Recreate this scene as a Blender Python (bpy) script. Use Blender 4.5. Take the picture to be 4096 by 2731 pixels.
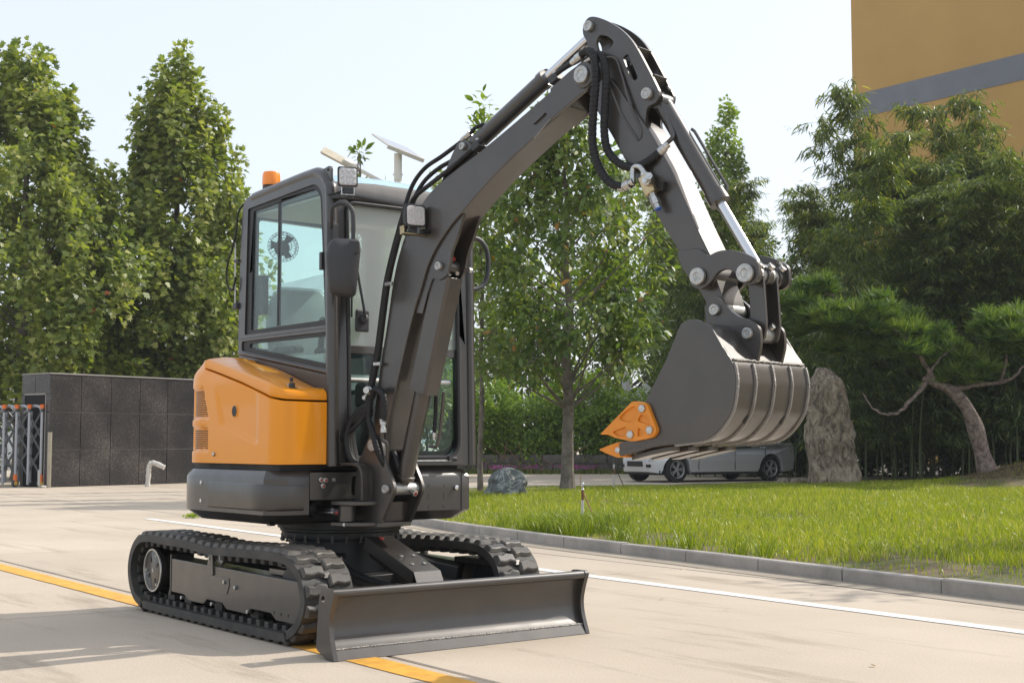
import bpy, bmesh, math, random
import numpy as np
from math import sin, cos, pi, radians, sqrt, atan2
from mathutils import Vector, Matrix, geometry, noise

for o in list(bpy.data.objects):
    bpy.data.objects.remove(o)
SC = bpy.context.scene
COL = SC.collection
random.seed(7)
RNG = np.random.default_rng(11)

# ------------------------------------------------------------------ camera
# world frame: origin under the machine, +X = where the dozer blade points, +Y = machine's left
CAM = Vector((7.5, -4.285, 1.08))
LA = radians(52.5)
FWD = Vector((-sin(LA), cos(LA), 0)); RGT = Vector((cos(LA), sin(LA), 0))
PITCH = math.atan(100 / 1368)
cd = bpy.data.cameras.new("camera"); co = bpy.data.objects.new("camera", cd); COL.objects.link(co)
cd.sensor_width = 36; cd.lens = 36 * 1368 / 1024; cd.clip_start = 0.1; cd.clip_end = 2000
look = FWD * cos(PITCH) + Vector((0, 0, sin(PITCH)))
co.location = CAM; co.rotation_euler = look.to_track_quat('-Z', 'Y').to_euler()
SC.camera = co

# ------------------------------------------------------------------ sky, sun, exposure
SUN_EL = radians(40.5); SUN_H = Vector((0.2334, 0.9724, 0)).normalized()
w = bpy.data.worlds.new("World"); SC.world = w; w.use_nodes = True
nt = w.node_tree; nt.nodes.clear()
sky = nt.nodes.new('ShaderNodeTexSky'); sky.sky_type = 'NISHITA'; sky.sun_disc = False
sky.sun_elevation = SUN_EL; sky.sun_rotation = atan2(SUN_H.x, SUN_H.y)
sky.air_density = 1.0; sky.dust_density = 3.0; sky.ozone_density = 1.0; sky.altitude = 50
bg = nt.nodes.new('ShaderNodeBackground'); bg.inputs['Strength'].default_value = 0.15
wo = nt.nodes.new('ShaderNodeOutputWorld')
hz = nt.nodes.new('ShaderNodeMixRGB'); hz.inputs[0].default_value = 0.74; hz.inputs[2].default_value = (3.60, 3.80, 4.05, 1)   # even milky summer haze
nt.links.new(sky.outputs[0], hz.inputs[1]); nt.links.new(hz.outputs[0], bg.inputs['Color']); nt.links.new(bg.outputs[0], wo.inputs['Surface'])
sd = bpy.data.lights.new("sun", 'SUN'); sd.energy = 2.35; sd.angle = radians(0.6); sd.color = (1.0, 0.94, 0.85)
so = bpy.data.objects.new("sun", sd); COL.objects.link(so)
sdir = SUN_H * cos(SUN_EL) + Vector((0, 0, sin(SUN_EL)))
so.rotation_euler = sdir.to_track_quat('Z', 'Y').to_euler(); so.location = (0, 0, 40)
SC.view_settings.view_transform = 'Standard'; SC.view_settings.look = 'None'
SC.view_settings.exposure = 0.85; SC.view_settings.gamma = 1.0; SC.view_settings.use_curve_mapping = False

# ------------------------------------------------------------------ helpers
def site(r, d, z=0.0):
    """a point r metres to the right and d metres ahead of where the photographer stood"""
    p = CAM + RGT * r + FWD * d
    return Vector((p.x, p.y, z))

def tag(o, label=None, cat=None, group=None, kind=None):
    if label: o['label'] = label
    if cat: o['category'] = cat
    if group: o['group'] = group
    if kind: o['kind'] = kind
    return o

def empty(name, loc=(0, 0, 0), rz=0.0):
    o = bpy.data.objects.new(name, None); COL.objects.link(o)
    o.location = loc; o.rotation_euler = (0, 0, rz); o.empty_display_size = 0.2
    return o

def link(name, me, parent=None, loc=None, mat4=None):
    o = bpy.data.objects.new(name, me); COL.objects.link(o)
    if parent is not None: o.parent = parent
    if mat4 is not None: o.matrix_local = mat4
    elif loc is not None: o.location = loc
    return o

def copy_tree(o, parent=None):
    c = o.copy(); COL.objects.link(c); c.parent = parent
    for ch in list(o.children): copy_tree(ch, c)
    return c

def smooth(me, ang=32):
    me.polygons.foreach_set('use_smooth', [True] * len(me.polygons))
    me.set_sharp_from_angle(angle=radians(ang))

class MB:
    """collects vertices and faces; build() links them as ONE mesh object"""
    def __init__(s): s.v = []; s.f = []
    def add(s, vs, fs):
        n = len(s.v); s.v += [tuple(v) for v in vs]; s.f += [tuple(i + n for i in f) for f in fs]; return s
    def box(s, a, b):
        (x0, y0, z0), (x1, y1, z1) = a, b
        vs = [(x0,y0,z0),(x1,y0,z0),(x1,y1,z0),(x0,y1,z0),(x0,y0,z1),(x1,y0,z1),(x1,y1,z1),(x0,y1,z1)]
        return s.add(vs, [(3,2,1,0),(4,5,6,7),(0,1,5,4),(1,2,6,5),(2,3,7,6),(3,0,4,7)])
    def obox(s, c, ux, uy, uz, h):
        c = Vector(c); ux, uy, uz = Vector(ux).normalized(), Vector(uy).normalized(), Vector(uz).normalized()
        vs = [c + ux*a*h[0] + uy*b*h[1] + uz*d*h[2] for d in (-1,1) for (a,b) in ((-1,-1),(1,-1),(1,1),(-1,1))]
        return s.add(vs, [(3,2,1,0),(4,5,6,7),(0,1,5,4),(1,2,6,5),(2,3,7,6),(3,0,4,7)])
    def beam(s, a, b, w, h, up=(0,0,1)):
        a, b = Vector(a), Vector(b); d = (b-a).normalized(); up = Vector(up)
        sx = d.cross(up); 
        if sx.length < 1e-4: sx = d.cross(Vector((1,0,0)))
        sx.normalize(); u = sx.cross(d)
        return s.obox((a+b)/2, d, sx, u, ((b-a).length/2, w/2, h/2))
    def cyl(s, a, b, r, r2=None, n=20, caps=True):
        a, b = Vector(a), Vector(b); r2 = r if r2 is None else r2
        d = (b-a).normalized(); t = d.cross(Vector((0,0,1)))
        if t.length < 1e-3: t = d.cross(Vector((1,0,0)))
        t.normalize(); u = d.cross(t)
        vs = []
        for c, rr in ((a, r), (b, r2)):
            for i in range(n):
                k = 2*pi*i/n; vs.append(c + t*(rr*cos(k)) + u*(rr*sin(k)))
        fs = [(i, (i+1) % n, n+(i+1) % n, n+i) for i in range(n)]
        if caps: fs += [tuple(range(n-1, -1, -1)), tuple(range(n, 2*n))]
        return s.add(vs, fs)
    def tube(s, pts, r, n=10, caps=True, rf=None):
        pts = [Vector(p) for p in pts]; m = len(pts)
        vs = []; prev = None
        for i, p in enumerate(pts):
            d = (pts[min(i+1, m-1)] - pts[max(i-1, 0)]).normalized()
            if prev is None:
                t = d.cross(Vector((0,0,1)))
                if t.length < 1e-2: t = d.cross(Vector((1,0,0)))
            else: t = prev - d*prev.dot(d)
            t.normalize(); prev = t; u = d.cross(t)
            rr = r(i/(m-1)) if callable(r) else (r[i] if isinstance(r, (list, tuple)) else r)
            for k in range(n):
                a = 2*pi*k/n; vs.append(p + t*(rr*cos(a)) + u*(rr*sin(a)))
        fs = []
        for i in range(m-1):
            for k in range(n):
                fs.append((i*n+k, i*n+(k+1) % n, (i+1)*n+(k+1) % n, (i+1)*n+k))
        if caps: fs += [tuple(range(n-1, -1, -1)), tuple(range((m-1)*n, m*n))]
        return s.add(vs, fs)
    def lathe(s, c, axis, prof, n=28, cap=True):
        """prof: (distance along axis, radius) list"""
        c = Vector(c); d = Vector(axis).normalized(); t = d.cross(Vector((0,0,1)))
        if t.length < 1e-3: t = d.cross(Vector((1,0,0)))
        t.normalize(); u = d.cross(t); vs = []; m = len(prof)
        for h, r in prof:
            for k in range(n):
                a = 2*pi*k/n; vs.append(c + d*h + t*(max(r, 1e-4)*cos(a)) + u*(max(r, 1e-4)*sin(a)))
        fs = [(i*n+k, i*n+(k+1) % n, (i+1)*n+(k+1) % n, (i+1)*n+k) for i in range(m-1) for k in range(n)]
        if cap: fs += [tuple(range(n-1, -1, -1)), tuple(range((m-1)*n, m*n))]
        return s.add(vs, fs)
    def plate(s, outer, holes, fn, a, b):
        """flat plate: 2D outline (+holes) mapped by fn(u, v, w), between w=a and w=b"""
        loops = [outer] + list(holes)
        tri = geometry.tessellate_polygon([[Vector((p[0], p[1], 0)) for p in l] for l in loops])
        flat = [p for l in loops for p in l]; n = len(flat)
        vs = [fn(p[0], p[1], a) for p in flat] + [fn(p[0], p[1], b) for p in flat]
        if not holes:
            fs = [tuple(range(n-1, -1, -1)), tuple(range(n, 2*n))]
        else:
            fs = [(t[2], t[1], t[0]) for t in tri] + [(t[0]+n, t[1]+n, t[2]+n) for t in tri]
        k = 0
        for l in loops:
            m = len(l)
            for i in range(m): fs.append((k+i, k+(i+1) % m, n+k+(i+1) % m, n+k+i))
            k += m
        return s.add(vs, fs)
    def loft(s, rings, closed=True, cap=True):
        n = len(rings[0]); vs = [p for r in rings for p in r]; fs = []
        for i in range(len(rings)-1):
            for k in range(n if closed else n-1):
                fs.append((i*n+k, i*n+(k+1) % n, (i+1)*n+(k+1) % n, (i+1)*n+k))
        if cap: fs += [tuple(range(n-1, -1, -1)), tuple(range((len(rings)-1)*n, len(rings)*n))]
        return s.add(vs, fs)
    def build(s, name, mat, parent=None, bevel=0.0, seg=2, ang=32, flat=False, recalc=True, loc=None):
        me = bpy.data.meshes.new(name); me.from_pydata(s.v, [], s.f); me.validate()
        if recalc:
            bm = bmesh.new(); bm.from_mesh(me); bmesh.ops.recalc_face_normals(bm, faces=bm.faces); bm.to_mesh(me); bm.free()
        if not flat: smooth(me, ang)
        me.materials.append(mat)
        o = link(name, me, parent, loc)
        if bevel:
            m = o.modifiers.new('bevel', 'BEVEL'); m.width = bevel; m.segments = seg
            m.limit_method = 'ANGLE'; m.angle_limit = radians(35); m.harden_normals = True
            m.use_clamp_overlap = True
        return o

def curve(pts, per=8, closed=False):
    """Catmull-Rom through the points"""
    P = [Vector(p) for p in pts]; n = len(P); out = []
    rng = range(n) if closed else range(n-1)
    for i in rng:
        g = (lambda k: P[k % n]) if closed else (lambda k: P[min(max(k, 0), n-1)])
        a, b, c, d = g(i-1), g(i), g(i+1), g(i+2)
        for j in range(per):
            t = j/per
            out.append(0.5*((2*b) + (c-a)*t + (2*a-5*b+4*c-d)*t*t + (3*b-a-3*c+d)*t**3))
    if not closed: out.append(P[-1])
    return out

def curve2(pts, per=6, closed=False):
    return [(p.x, p.y) for p in curve([(a, b, 0) for a, b in pts], per, closed)]

def rounded(pts, r, n=5):
    """round every corner of a closed 2D polygon"""
    out = []; m = len(pts)
    for i in range(m):
        p0, p, p1 = Vector(pts[i-1]), Vector(pts[i]), Vector(pts[(i+1) % m])
        rr = r[i] if isinstance(r, (list, tuple)) else r
        if rr <= 0: out.append((p.x, p.y)); continue
        d0, d1 = (p0-p), (p1-p)
        k = min(rr, d0.length*0.45, d1.length*0.45)
        a, b = p + d0.normalized()*k, p + d1.normalized()*k
        for j in range(n+1):
            t = j/n; q = a*(1-t)**2 + p*(2*t*(1-t)) + b*t*t; out.append((q.x, q.y))
    return out

def circle2(c, r, n=24):
    return [(c[0]+r*cos(2*pi*i/n), c[1]+r*sin(2*pi*i/n)) for i in range(n)]

def interp(x, xs, ys): return float(np.interp(x, xs, ys))
def sstep(a, b, x):
    t = min(max((x-a)/(b-a), 0), 1); return t*t*(3-2*t)

# ------------------------------------------------------------------ materials
def mat(name, col, rough=0.5, metal=0.0, coat=0.0, bump=0.0, bscale=60.0, var=0.0, vscale=3.0, col2=None, spec=0.5, rvar=0.0, coatr=0.08):
    m = bpy.data.materials.new(name); m.use_nodes = True; t = m.node_tree; b = t.nodes['Principled BSDF']
    b.inputs['Base Color'].default_value = (*col, 1); b.inputs['Roughness'].default_value = rough
    b.inputs['Metallic'].default_value = metal; b.inputs['Coat Weight'].default_value = coat
    b.inputs['Coat Roughness'].default_value = coatr; b.inputs['Specular IOR Level'].default_value = spec
    tc = t.nodes.new('ShaderNodeTexCoord')
    if var or col2:
        n = t.nodes.new('ShaderNodeTexNoise'); n.inputs['Scale'].default_value = vscale; n.inputs['Detail'].default_value = 6
        n.inputs['Roughness'].default_value = 0.65
        t.links.new(tc.outputs['Object'], n.inputs['Vector'])
        r = t.nodes.new('ShaderNodeValToRGB')
        c2 = col2 if col2 else tuple(c*(1-var) for c in col)
        r.color_ramp.elements[0].color = (*c2, 1); r.color_ramp.elements[1].color = (*col, 1)
        r.color_ramp.elements[0].position = 0.35; r.color_ramp.elements[1].position = 0.62
        t.links.new(n.outputs['Fac'], r.inputs['Fac']); t.links.new(r.outputs[0], b.inputs['Base Color'])
    if rvar:
        n2 = t.nodes.new('ShaderNodeTexNoise'); n2.inputs['Scale'].default_value = 9; n2.inputs['Detail'].default_value = 5
        t.links.new(tc.outputs['Object'], n2.inputs['Vector'])
        mr = t.nodes.new('ShaderNodeMapRange'); mr.inputs[1].default_value = 0.3; mr.inputs[2].default_value = 0.7
        mr.inputs[3].default_value = rough; mr.inputs[4].default_value = rough + rvar
        t.links.new(n2.outputs['Fac'], mr.inputs[0]); t.links.new(mr.outputs[0], b.inputs['Roughness'])
    if bump:
        n3 = t.nodes.new('ShaderNodeTexNoise'); n3.inputs['Scale'].default_value = bscale; n3.inputs['Detail'].default_value = 4
        t.links.new(tc.outputs['Object'], n3.inputs['Vector'])
        bp = t.nodes.new('ShaderNodeBump'); bp.inputs['Strength'].default_value = bump; bp.inputs['Distance'].default_value = 0.01
        t.links.new(n3.outputs['Fac'], bp.inputs['Height']); t.links.new(bp.outputs[0], b.inputs['Normal'])
    return m

def glass_mat(name, tint, veil=0.0, veilcol=(.8, .82, .82), rough=0.0, ior=1.5):
    m = bpy.data.materials.new(name); m.use_nodes = True; t = m.node_tree; t.nodes.clear()
    tr = t.nodes.new('ShaderNodeBsdfTransparent'); tr.inputs[0].default_value = (*tint, 1)
    gl = t.nodes.new('ShaderNodeBsdfGlossy'); gl.inputs['Roughness'].default_value = rough
    lw = t.nodes.new('ShaderNodeLayerWeight'); lw.inputs[0].default_value = .5
    pw = t.nodes.new('ShaderNodeMath'); pw.operation = 'POWER'; pw.inputs[1].default_value = 4.0; t.links.new(lw.outputs['Facing'], pw.inputs[0])
    fr = t.nodes.new('ShaderNodeMath'); fr.operation = 'MULTIPLY_ADD'; fr.inputs[1].default_value = .8; fr.inputs[2].default_value = .022; t.links.new(pw.outputs[0], fr.inputs[0])
    mx = t.nodes.new('ShaderNodeMixShader'); o = t.nodes.new('ShaderNodeOutputMaterial')
    t.links.new(fr.outputs[0], mx.inputs[0]); t.links.new(gl.outputs[0], mx.inputs[2])
    if veil:
        df = t.nodes.new('ShaderNodeBsdfDiffuse'); df.inputs[0].default_value = (*veilcol, 1)
        tl = t.nodes.new('ShaderNodeBsdfTranslucent'); tl.inputs[0].default_value = (*veilcol, 1)
        m1 = t.nodes.new('ShaderNodeMixShader'); m1.inputs[0].default_value = 0.5
        t.links.new(df.outputs[0], m1.inputs[1]); t.links.new(tl.outputs[0], m1.inputs[2])
        m2 = t.nodes.new('ShaderNodeMixShader'); m2.inputs[0].default_value = veil
        t.links.new(tr.outputs[0], m2.inputs[1]); t.links.new(m1.outputs[0], m2.inputs[2])
        t.links.new(m2.outputs[0], mx.inputs[1])
    else: t.links.new(tr.outputs[0], mx.inputs[1])
    t.links.new(mx.outputs[0], o.inputs[0]); return m

def leaf_mat(name, cols, trans=0.35, rough=0.45, tcol=None):
    """cols: ramp colours read by each leaf's own 'tint' value"""
    m = bpy.data.materials.new(name); m.use_nodes = True; t = m.node_tree; b = t.nodes['Principled BSDF']; o = t.nodes['Material Output']
    a = t.nodes.new('ShaderNodeAttribute'); a.attribute_name = 'tint'
    r = t.nodes.new('ShaderNodeValToRGB'); e = r.color_ramp.elements
    while len(e) < len(cols): e.new(0.5)
    for i, (p, c) in enumerate(cols): e[i].position = p; e[i].color = (*c, 1)
    t.links.new(a.outputs['Fac'], r.inputs[0]); t.links.new(r.outputs[0], b.inputs['Base Color'])
    b.inputs['Roughness'].default_value = rough; b.inputs['Specular IOR Level'].default_value = 0.4
    tl = t.nodes.new('ShaderNodeBsdfTranslucent')
    hs = t.nodes.new('ShaderNodeMixRGB'); hs.blend_type = 'MULTIPLY'; hs.inputs[0].default_value = 1
    hs.inputs[2].default_value = (*(tcol or (1.5, 1.6, 0.5)), 1)
    t.links.new(r.outputs[0], hs.inputs[1]); t.links.new(hs.outputs[0], tl.inputs[0])
    mx = t.nodes.new('ShaderNodeMixShader'); mx.inputs[0].default_value = trans
    t.links.new(b.outputs[0], mx.inputs[1]); t.links.new(tl.outputs[0], mx.inputs[2]); t.links.new(mx.outputs[0], o.inputs[0])
    return m

MT = {}
MT['paint'] = mat('dark_bronze_paint', (.038, .034, .032), .34, .30, .50, bump=.02, bscale=220, rvar=.10, coatr=.14, spec=.7, col2=(.046, .040, .035), vscale=2.2)
MT['steel_paint'] = mat('dark_bronze_paint_satin', (.040, .036, .033), .34, .35, .55, bump=.03, bscale=160, rvar=.12, coatr=.14, spec=.8, col2=(.056, .047, .040), vscale=2.6)
MT['black'] = mat('black_paint', (.012, .012, .012), .45, .0, rvar=.15)
MT['plastic'] = mat('black_plastic', (.032, .033, .037), .48, bump=.08, bscale=400)
MT['orange'] = mat('orange_paint', (.80, .285, .004), .28, .0, .36, coatr=.05, rvar=.06, spec=.35)
MT['orange_steel'] = mat('orange_cast_paint', (.72, .25, .018), .42, bump=.15, bscale=90, var=.12, vscale=14)
MT['gasket'] = mat('black_gasket', (.010, .010, .011), .5)
MT['rubber'] = mat('track_rubber', (.030, .029, .028), .62, bump=.15, bscale=120, col2=(.060, .054, .046), vscale=7)
MT['rubber_lug'] = mat('track_rubber_dusty', (.050, .046, .042), .50, bump=.12, bscale=160, col2=(.12, .105, .085), vscale=6)
MT['hose'] = mat('hose_rubber', (.016, .016, .017), .55, spec=.3)
MT['chrome'] = mat('chrome_rod', (.62, .63, .65), .16, 1.0, rvar=.08)
MT['zinc'] = mat('zinc_plate', (.58, .58, .56), .38, 1.0, var=.3, vscale=60)
MT['brass'] = mat('yellow_zinc', (.55, .44, .26), .38, 1.0, var=.25, vscale=40)
MT['pin'] = mat('machined_pin', (.50, .50, .48), .42, .8, var=.35, vscale=50)
MT['weld'] = mat('weld_bead', (.26, .25, .235), .35, .7, bump=.8, bscale=140)
MT['red'] = mat('red_cap', (.26, .025, .018), .5)
MT['beacon'] = mat('amber_lens', (.95, .26, .01), .2, coat=.5)
MT['lens'] = mat('lamp_lens', (.62, .60, .60), .22, .0, .4, bump=.5, bscale=120, var=.3, vscale=90)
MT['interior'] = mat('cab_lining', (.45, .45, .43), .75, var=.12)
MT['dark_int'] = mat('cab_dark_trim', (.022, .023, .024), .6)
MT['seat'] = mat('seat_vinyl', (.05, .06, .062), .5)
MT['film'] = glass_mat('protective_film', (.80, .85, .86), .50, (.80, .84, .85), .10)
MT['console'] = mat('pale_console', (.40, .42, .38), .5)
MT['blue_film'] = mat('blue_protective_film', (.42, .60, .68), .3, var=.15, vscale=12)
MT['glass'] = glass_mat('green_tinted_glass', (.88, .965, .945), .004)
MT['glass_dust_glare'] = glass_mat('dust_glare_windscreen', (.92, .96, .95), .36, (.84, .84, .82))  # white veil paints the sky's reflection, besides dust and film
MT['glass_low'] = glass_mat('lower_windscreen', (.86, .93, .92), .008)
# ================================================================== SETTING
def ground_mat(name, c_lo, c_hi, stain, scale=.35, rnd=0.0, rough=.85):
    m = bpy.data.materials.new(name); m.use_nodes = True; t = m.node_tree; b = t.nodes['Principled BSDF']
    N = t.nodes.new; L = t.links.new
    g = N('ShaderNodeNewGeometry')
    n1 = N('ShaderNodeTexNoise'); n1.inputs['Scale'].default_value = scale; n1.inputs['Detail'].default_value = 8; n1.inputs['Roughness'].default_value = .62
    n2 = N('ShaderNodeTexNoise'); n2.inputs['Scale'].default_value = 90; n2.inputs['Detail'].default_value = 3
    mp = N('ShaderNodeMapping'); mp.inputs['Scale'].default_value = (.35, 2.2, 1); mp.inputs['Rotation'].default_value = (0, 0, .03)
    n3 = N('ShaderNodeTexNoise'); n3.inputs['Scale'].default_value = 1.1; n3.inputs['Detail'].default_value = 7; n3.inputs['Roughness'].default_value = .7
    L(g.outputs['Position'], n1.inputs['Vector']); L(g.outputs['Position'], n2.inputs['Vector']); L(g.outputs['Position'], mp.inputs[0]); L(mp.outputs[0], n3.inputs['Vector'])
    r1 = N('ShaderNodeValToRGB'); r1.color_ramp.elements[0].position = .34; r1.color_ramp.elements[1].position = .66
    r1.color_ramp.elements[0].color = (*c_lo, 1); r1.color_ramp.elements[1].color = (*c_hi, 1); L(n1.outputs['Fac'], r1.inputs[0])
    r3 = N('ShaderNodeValToRGB'); r3.color_ramp.elements[0].position = .30; r3.color_ramp.elements[1].position = .46
    r3.color_ramp.elements[0].color = (*stain, 1); r3.color_ramp.elements[1].color = (1, 1, 1, 1); L(n3.outputs['Fac'], r3.inputs[0])
    m1 = N('ShaderNodeMixRGB'); m1.blend_type = 'MULTIPLY'; m1.inputs[0].default_value = .85; L(r1.outputs[0], m1.inputs[1]); L(r3.outputs[0], m1.inputs[2])
    r2 = N('ShaderNodeValToRGB'); r2.color_ramp.elements[0].position = .3; r2.color_ramp.elements[1].position = .7
    r2.color_ramp.elements[0].color = (.80, .79, .78, 1); r2.color_ramp.elements[1].color = (1.05, 1.05, 1.05, 1); L(n2.outputs['Fac'], r2.inputs[0])
    m2 = N('ShaderNodeMixRGB'); m2.blend_type = 'MULTIPLY'; m2.inputs[0].default_value = .8; L(m1.outputs[0], m2.inputs[1]); L(r2.outputs[0], m2.inputs[2])
    last = m2
    if rnd:
        oi = N('ShaderNodeObjectInfo'); mr = N('ShaderNodeMapRange'); mr.inputs[3].default_value = 1-rnd; mr.inputs[4].default_value = 1+rnd; L(oi.outputs['Random'], mr.inputs[0])
        m3 = N('ShaderNodeMixRGB'); m3.blend_type = 'MULTIPLY'; m3.inputs[0].default_value = 1; L(m2.outputs[0], m3.inputs[1]); L(mr.outputs[0], m3.inputs[2]); last = m3
    L(last.outputs[0], b.inputs['Base Color']); b.inputs['Roughness'].default_value = rough; b.inputs['Specular IOR Level'].default_value = .25
    bp = N('ShaderNodeBump'); bp.inputs['Strength'].default_value = .25; bp.inputs['Distance'].default_value = .004; L(n2.outputs['Fac'], bp.inputs['Height']); L(bp.outputs[0], b.inputs['Normal'])
    return m
CONC = ground_mat('concrete', (.46, .392, .312), (.55, .470, .378), (.62, .60, .58), rnd=.05)
BASE = ground_mat('concrete_far', (.43, .37, .295), (.52, .445, .36), (.7, .68, .66), scale=.1)
YEL = mat('yellow_road_paint', (.78, .40, .06), .6, var=.25, vscale=9, bump=.1, bscale=120)
WHI = mat('white_road_paint', (.78, .77, .73), .6, var=.18, vscale=7, bump=.1, bscale=120)

pv = MB(); pv.add([(-600, -600, -.06), (600, -600, -.06), (600, 600, -.06), (-600, 600, -.06)], [(0, 1, 2, 3)])
PAV = tag(pv.build('pavement', BASE, flat=True, recalc=False), kind='structure')
# cast concrete slabs with open joints
ROT = radians(-1.6); RX = Vector((cos(ROT), sin(ROT), 0)); RY = Vector((-sin(ROT), cos(ROT), 0)); PO = Vector((-1.05, -.44, 0))
def slab_mesh(w_, h_):
    m = MB().box((.014, .014, -.058), (w_-.014, h_-.014, 0)); me = bpy.data.meshes.new('concrete_slab'); me.from_pydata(m.v, [], m.f)
    bm = bmesh.new(); bm.from_mesh(me); bmesh.ops.bevel(bm, geom=[e for e in bm.edges if e.verts[0].co.z > -.01 and e.verts[1].co.z > -.01], offset=.006, segments=1, affect='EDGES'); bm.to_mesh(me); bm.free()
    me.materials.append(CONC); return me
SW_, SH_ = 5.0, 4.45; SM = slab_mesh(SW_, SH_)
for i in range(-9, 4):
    for j in range(-4, 14):
        p = PO + RX*(i*SW_) + RY*(j*SH_)
        o = link('concrete_slab', SM, PAV); o.location = (p.x, p.y, random.uniform(-.0008, .0008)); o.rotation_euler = (0, 0, ROT)
def stripe(name, a, b, w_, mt_, z=.004, n=40, wob=.004):
    a, b = Vector((*a, z)), Vector((*b, z)); d = (b-a).normalized(); s = Vector((-d.y, d.x, 0))
    m = MB(); rg = []
    for i in range(n+1):
        c = a.lerp(b, i/n); rg.append([c - s*(w_/2+random.uniform(-wob, wob)), c + s*(w_/2+random.uniform(-wob, wob))])
    m.loft(rg, closed=False, cap=False); o = m.build(name, mt_, PAV, flat=True); return o
stripe('yellow_line', (-24.9, -.05), (8.0, -.83), .175, YEL, n=160)
stripe('white_line', (-10.95, 3.42), (12.0, 2.42), .14, WHI, n=140)

# ---------------------------------------------------------------- lawn
KF = [(-17.2, 13.9), (-15.6, 11.9), (-13.2, 9.7), (-10.3, 7.3), (-7.83, 5.90), (-4.16, 5.0), (-1.32, 4.64), (2.25, 4.16), (6.0, 3.72), (12.0, 3.1), (20.0, 2.4)]
KB = [(-17.3, 14.1), (-17.45, 17), (-17.45, 20), (-17.4, 24), (-17.2, 27), (-15.5, 31), (-10, 36), (-3, 40), (4, 43), (12, 44), (22, 44)]
kf = curve2(KF, 10); kb = curve2(KB, 10)
KFA = np.array(kf); MOUND = site(11.0, 28.8); PINE = site(10.0, 28.9)
def lawn_z(x, y):
    x = np.asarray(x, float); y = np.asarray(y, float); d = np.full(x.shape, 1e9)
    for a, b in zip(KFA[:-1], KFA[1:]):
        ab = b-a; t = np.clip(((x-a[0])*ab[0]+(y-a[1])*ab[1])/(ab@ab), 0, 1); d = np.minimum(d, np.hypot(x-a[0]-t*ab[0], y-a[1]-t*ab[1]))
    t = np.clip(d/3.0, 0, 1); bk = np.clip((x+17.4)/7.0, 0, 1); z = .078 + .060*t*t*(3-2*t)*bk - .06*(1-bk)*t
    r = np.hypot(x-MOUND.x, y-MOUND.y); z = z + .50*np.exp(-(r/1.45)**2)
    return z + .012*np.sin(x*2.1+y)*np.sin(y*1.7-.5*x)
SOIL = mat('lawn_soil', (.085, .090, .030), .9, col2=(.15, .105, .06), vscale=1.6, bump=.6, bscale=30)
m = MB(); nv = 34; rg = []
for (a, b) in zip(kf, kb):
    row = []
    for j in range(nv+1):
        t = (j/nv)**1.5; x, y = a[0]+(b[0]-a[0])*t, a[1]+(b[1]-a[1])*t; row.append((x, y, float(lawn_z(x, y))))
    rg.append(row)
m.loft(rg, closed=False, cap=False); tag(m.build('lawn', SOIL, recalc=True, ang=80), kind='structure')

# grass blades
GR = leaf_mat('grass_blade', [(0, (.10, .16, .014)), (.45, (.25, .33, .024)), (.8, (.40, .44, .055)), (1, (.55, .49, .22))], trans=.40, rough=.35, tcol=(1.4, 1.35, .4))
def inside(px, py, poly):
    c = np.zeros(px.shape, bool); P = np.array(poly); n = len(P)
    for i in range(n):
        (x0, y0), (x1, y1) = P[i-1], P[i]
        k = ((y0 > py) != (y1 > py)) & (px < (x1-x0)*(py-y0)/(y1-y0+1e-12)+x0); c ^= k
    return c
LAWNP = kf + kb[::-1]
def blades(name, px, py, pz, hgt, wid, lean, tint, mt_, **tags):
    n = len(px); a = RNG.uniform(0, 2*pi, n); la = RNG.uniform(0, 2*pi, n)
    bx, by = np.cos(a)*wid, np.sin(a)*wid; lx, ly = np.cos(la)*lean, np.sin(la)*lean
    V = np.zeros((n, 5, 3)); base = np.stack([px, py, pz-.01], 1)
    V[:, 0] = base; V[:, 0, 0] -= bx; V[:, 0, 1] -= by; V[:, 1] = base; V[:, 1, 0] += bx; V[:, 1, 1] += by
    mid = base + np.stack([lx*.3, ly*.3, hgt*.58], 1)
    V[:, 2] = mid; V[:, 2, 0] += bx*.75; V[:, 2, 1] += by*.75; V[:, 3] = mid; V[:, 3, 0] -= bx*.75; V[:, 3, 1] -= by*.75
    V[:, 4] = base + np.stack([lx, ly, hgt*(1-.25*np.minimum(lean/hgt, 1))], 1)
    i0 = np.arange(n)*5
    quads = np.stack([i0, i0+1, i0+2, i0+3], 1); tris = np.stack([i0+3, i0+2, i0+4], 1)
    return mesh_np(name, V.reshape(-1, 3), [quads, tris], np.repeat(tint, 5), mt_)
def mesh_np(name, V, polys, tint, mt_):
    me = bpy.data.meshes.new(name); me.vertices.add(len(V)); me.vertices.foreach_set('co', V.astype(np.float32).ravel())
    loops = np.concatenate([p.ravel() for p in polys]); tot = np.concatenate([np.full(len(p), p.shape[1]) for p in polys])
    me.loops.add(len(loops)); me.loops.foreach_set('vertex_index', loops.astype(np.int32))
    st = np.concatenate([[0], np.cumsum(tot)[:-1]]); me.polygons.add(len(tot)); me.polygons.foreach_set('loop_start', st.astype(np.int32))
    me.update(calc_edges=True); me.validate()
    if tint is not None:
        at = me.attributes.new('tint', 'FLOAT', 'POINT'); at.data.foreach_set('value', np.clip(tint, 0, 1).astype(np.float32))
    me.materials.append(mt_); return me
def lawn_scatter(n, d0, d1, powr=1.0, pad=2.0):
    d = d0 + (d1-d0)*RNG.uniform(0, 1, n)**powr; lo, hi = -.10*d-pad, .40*d+pad; r = lo+(hi-lo)*RNG.uniform(0, 1, n)
    x = CAM.x + RGT.x*r + FWD.x*d; y = CAM.y + RGT.y*r + FWD.y*d; k = inside(x, y, LAWNP); return x[k], y[k]
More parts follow.
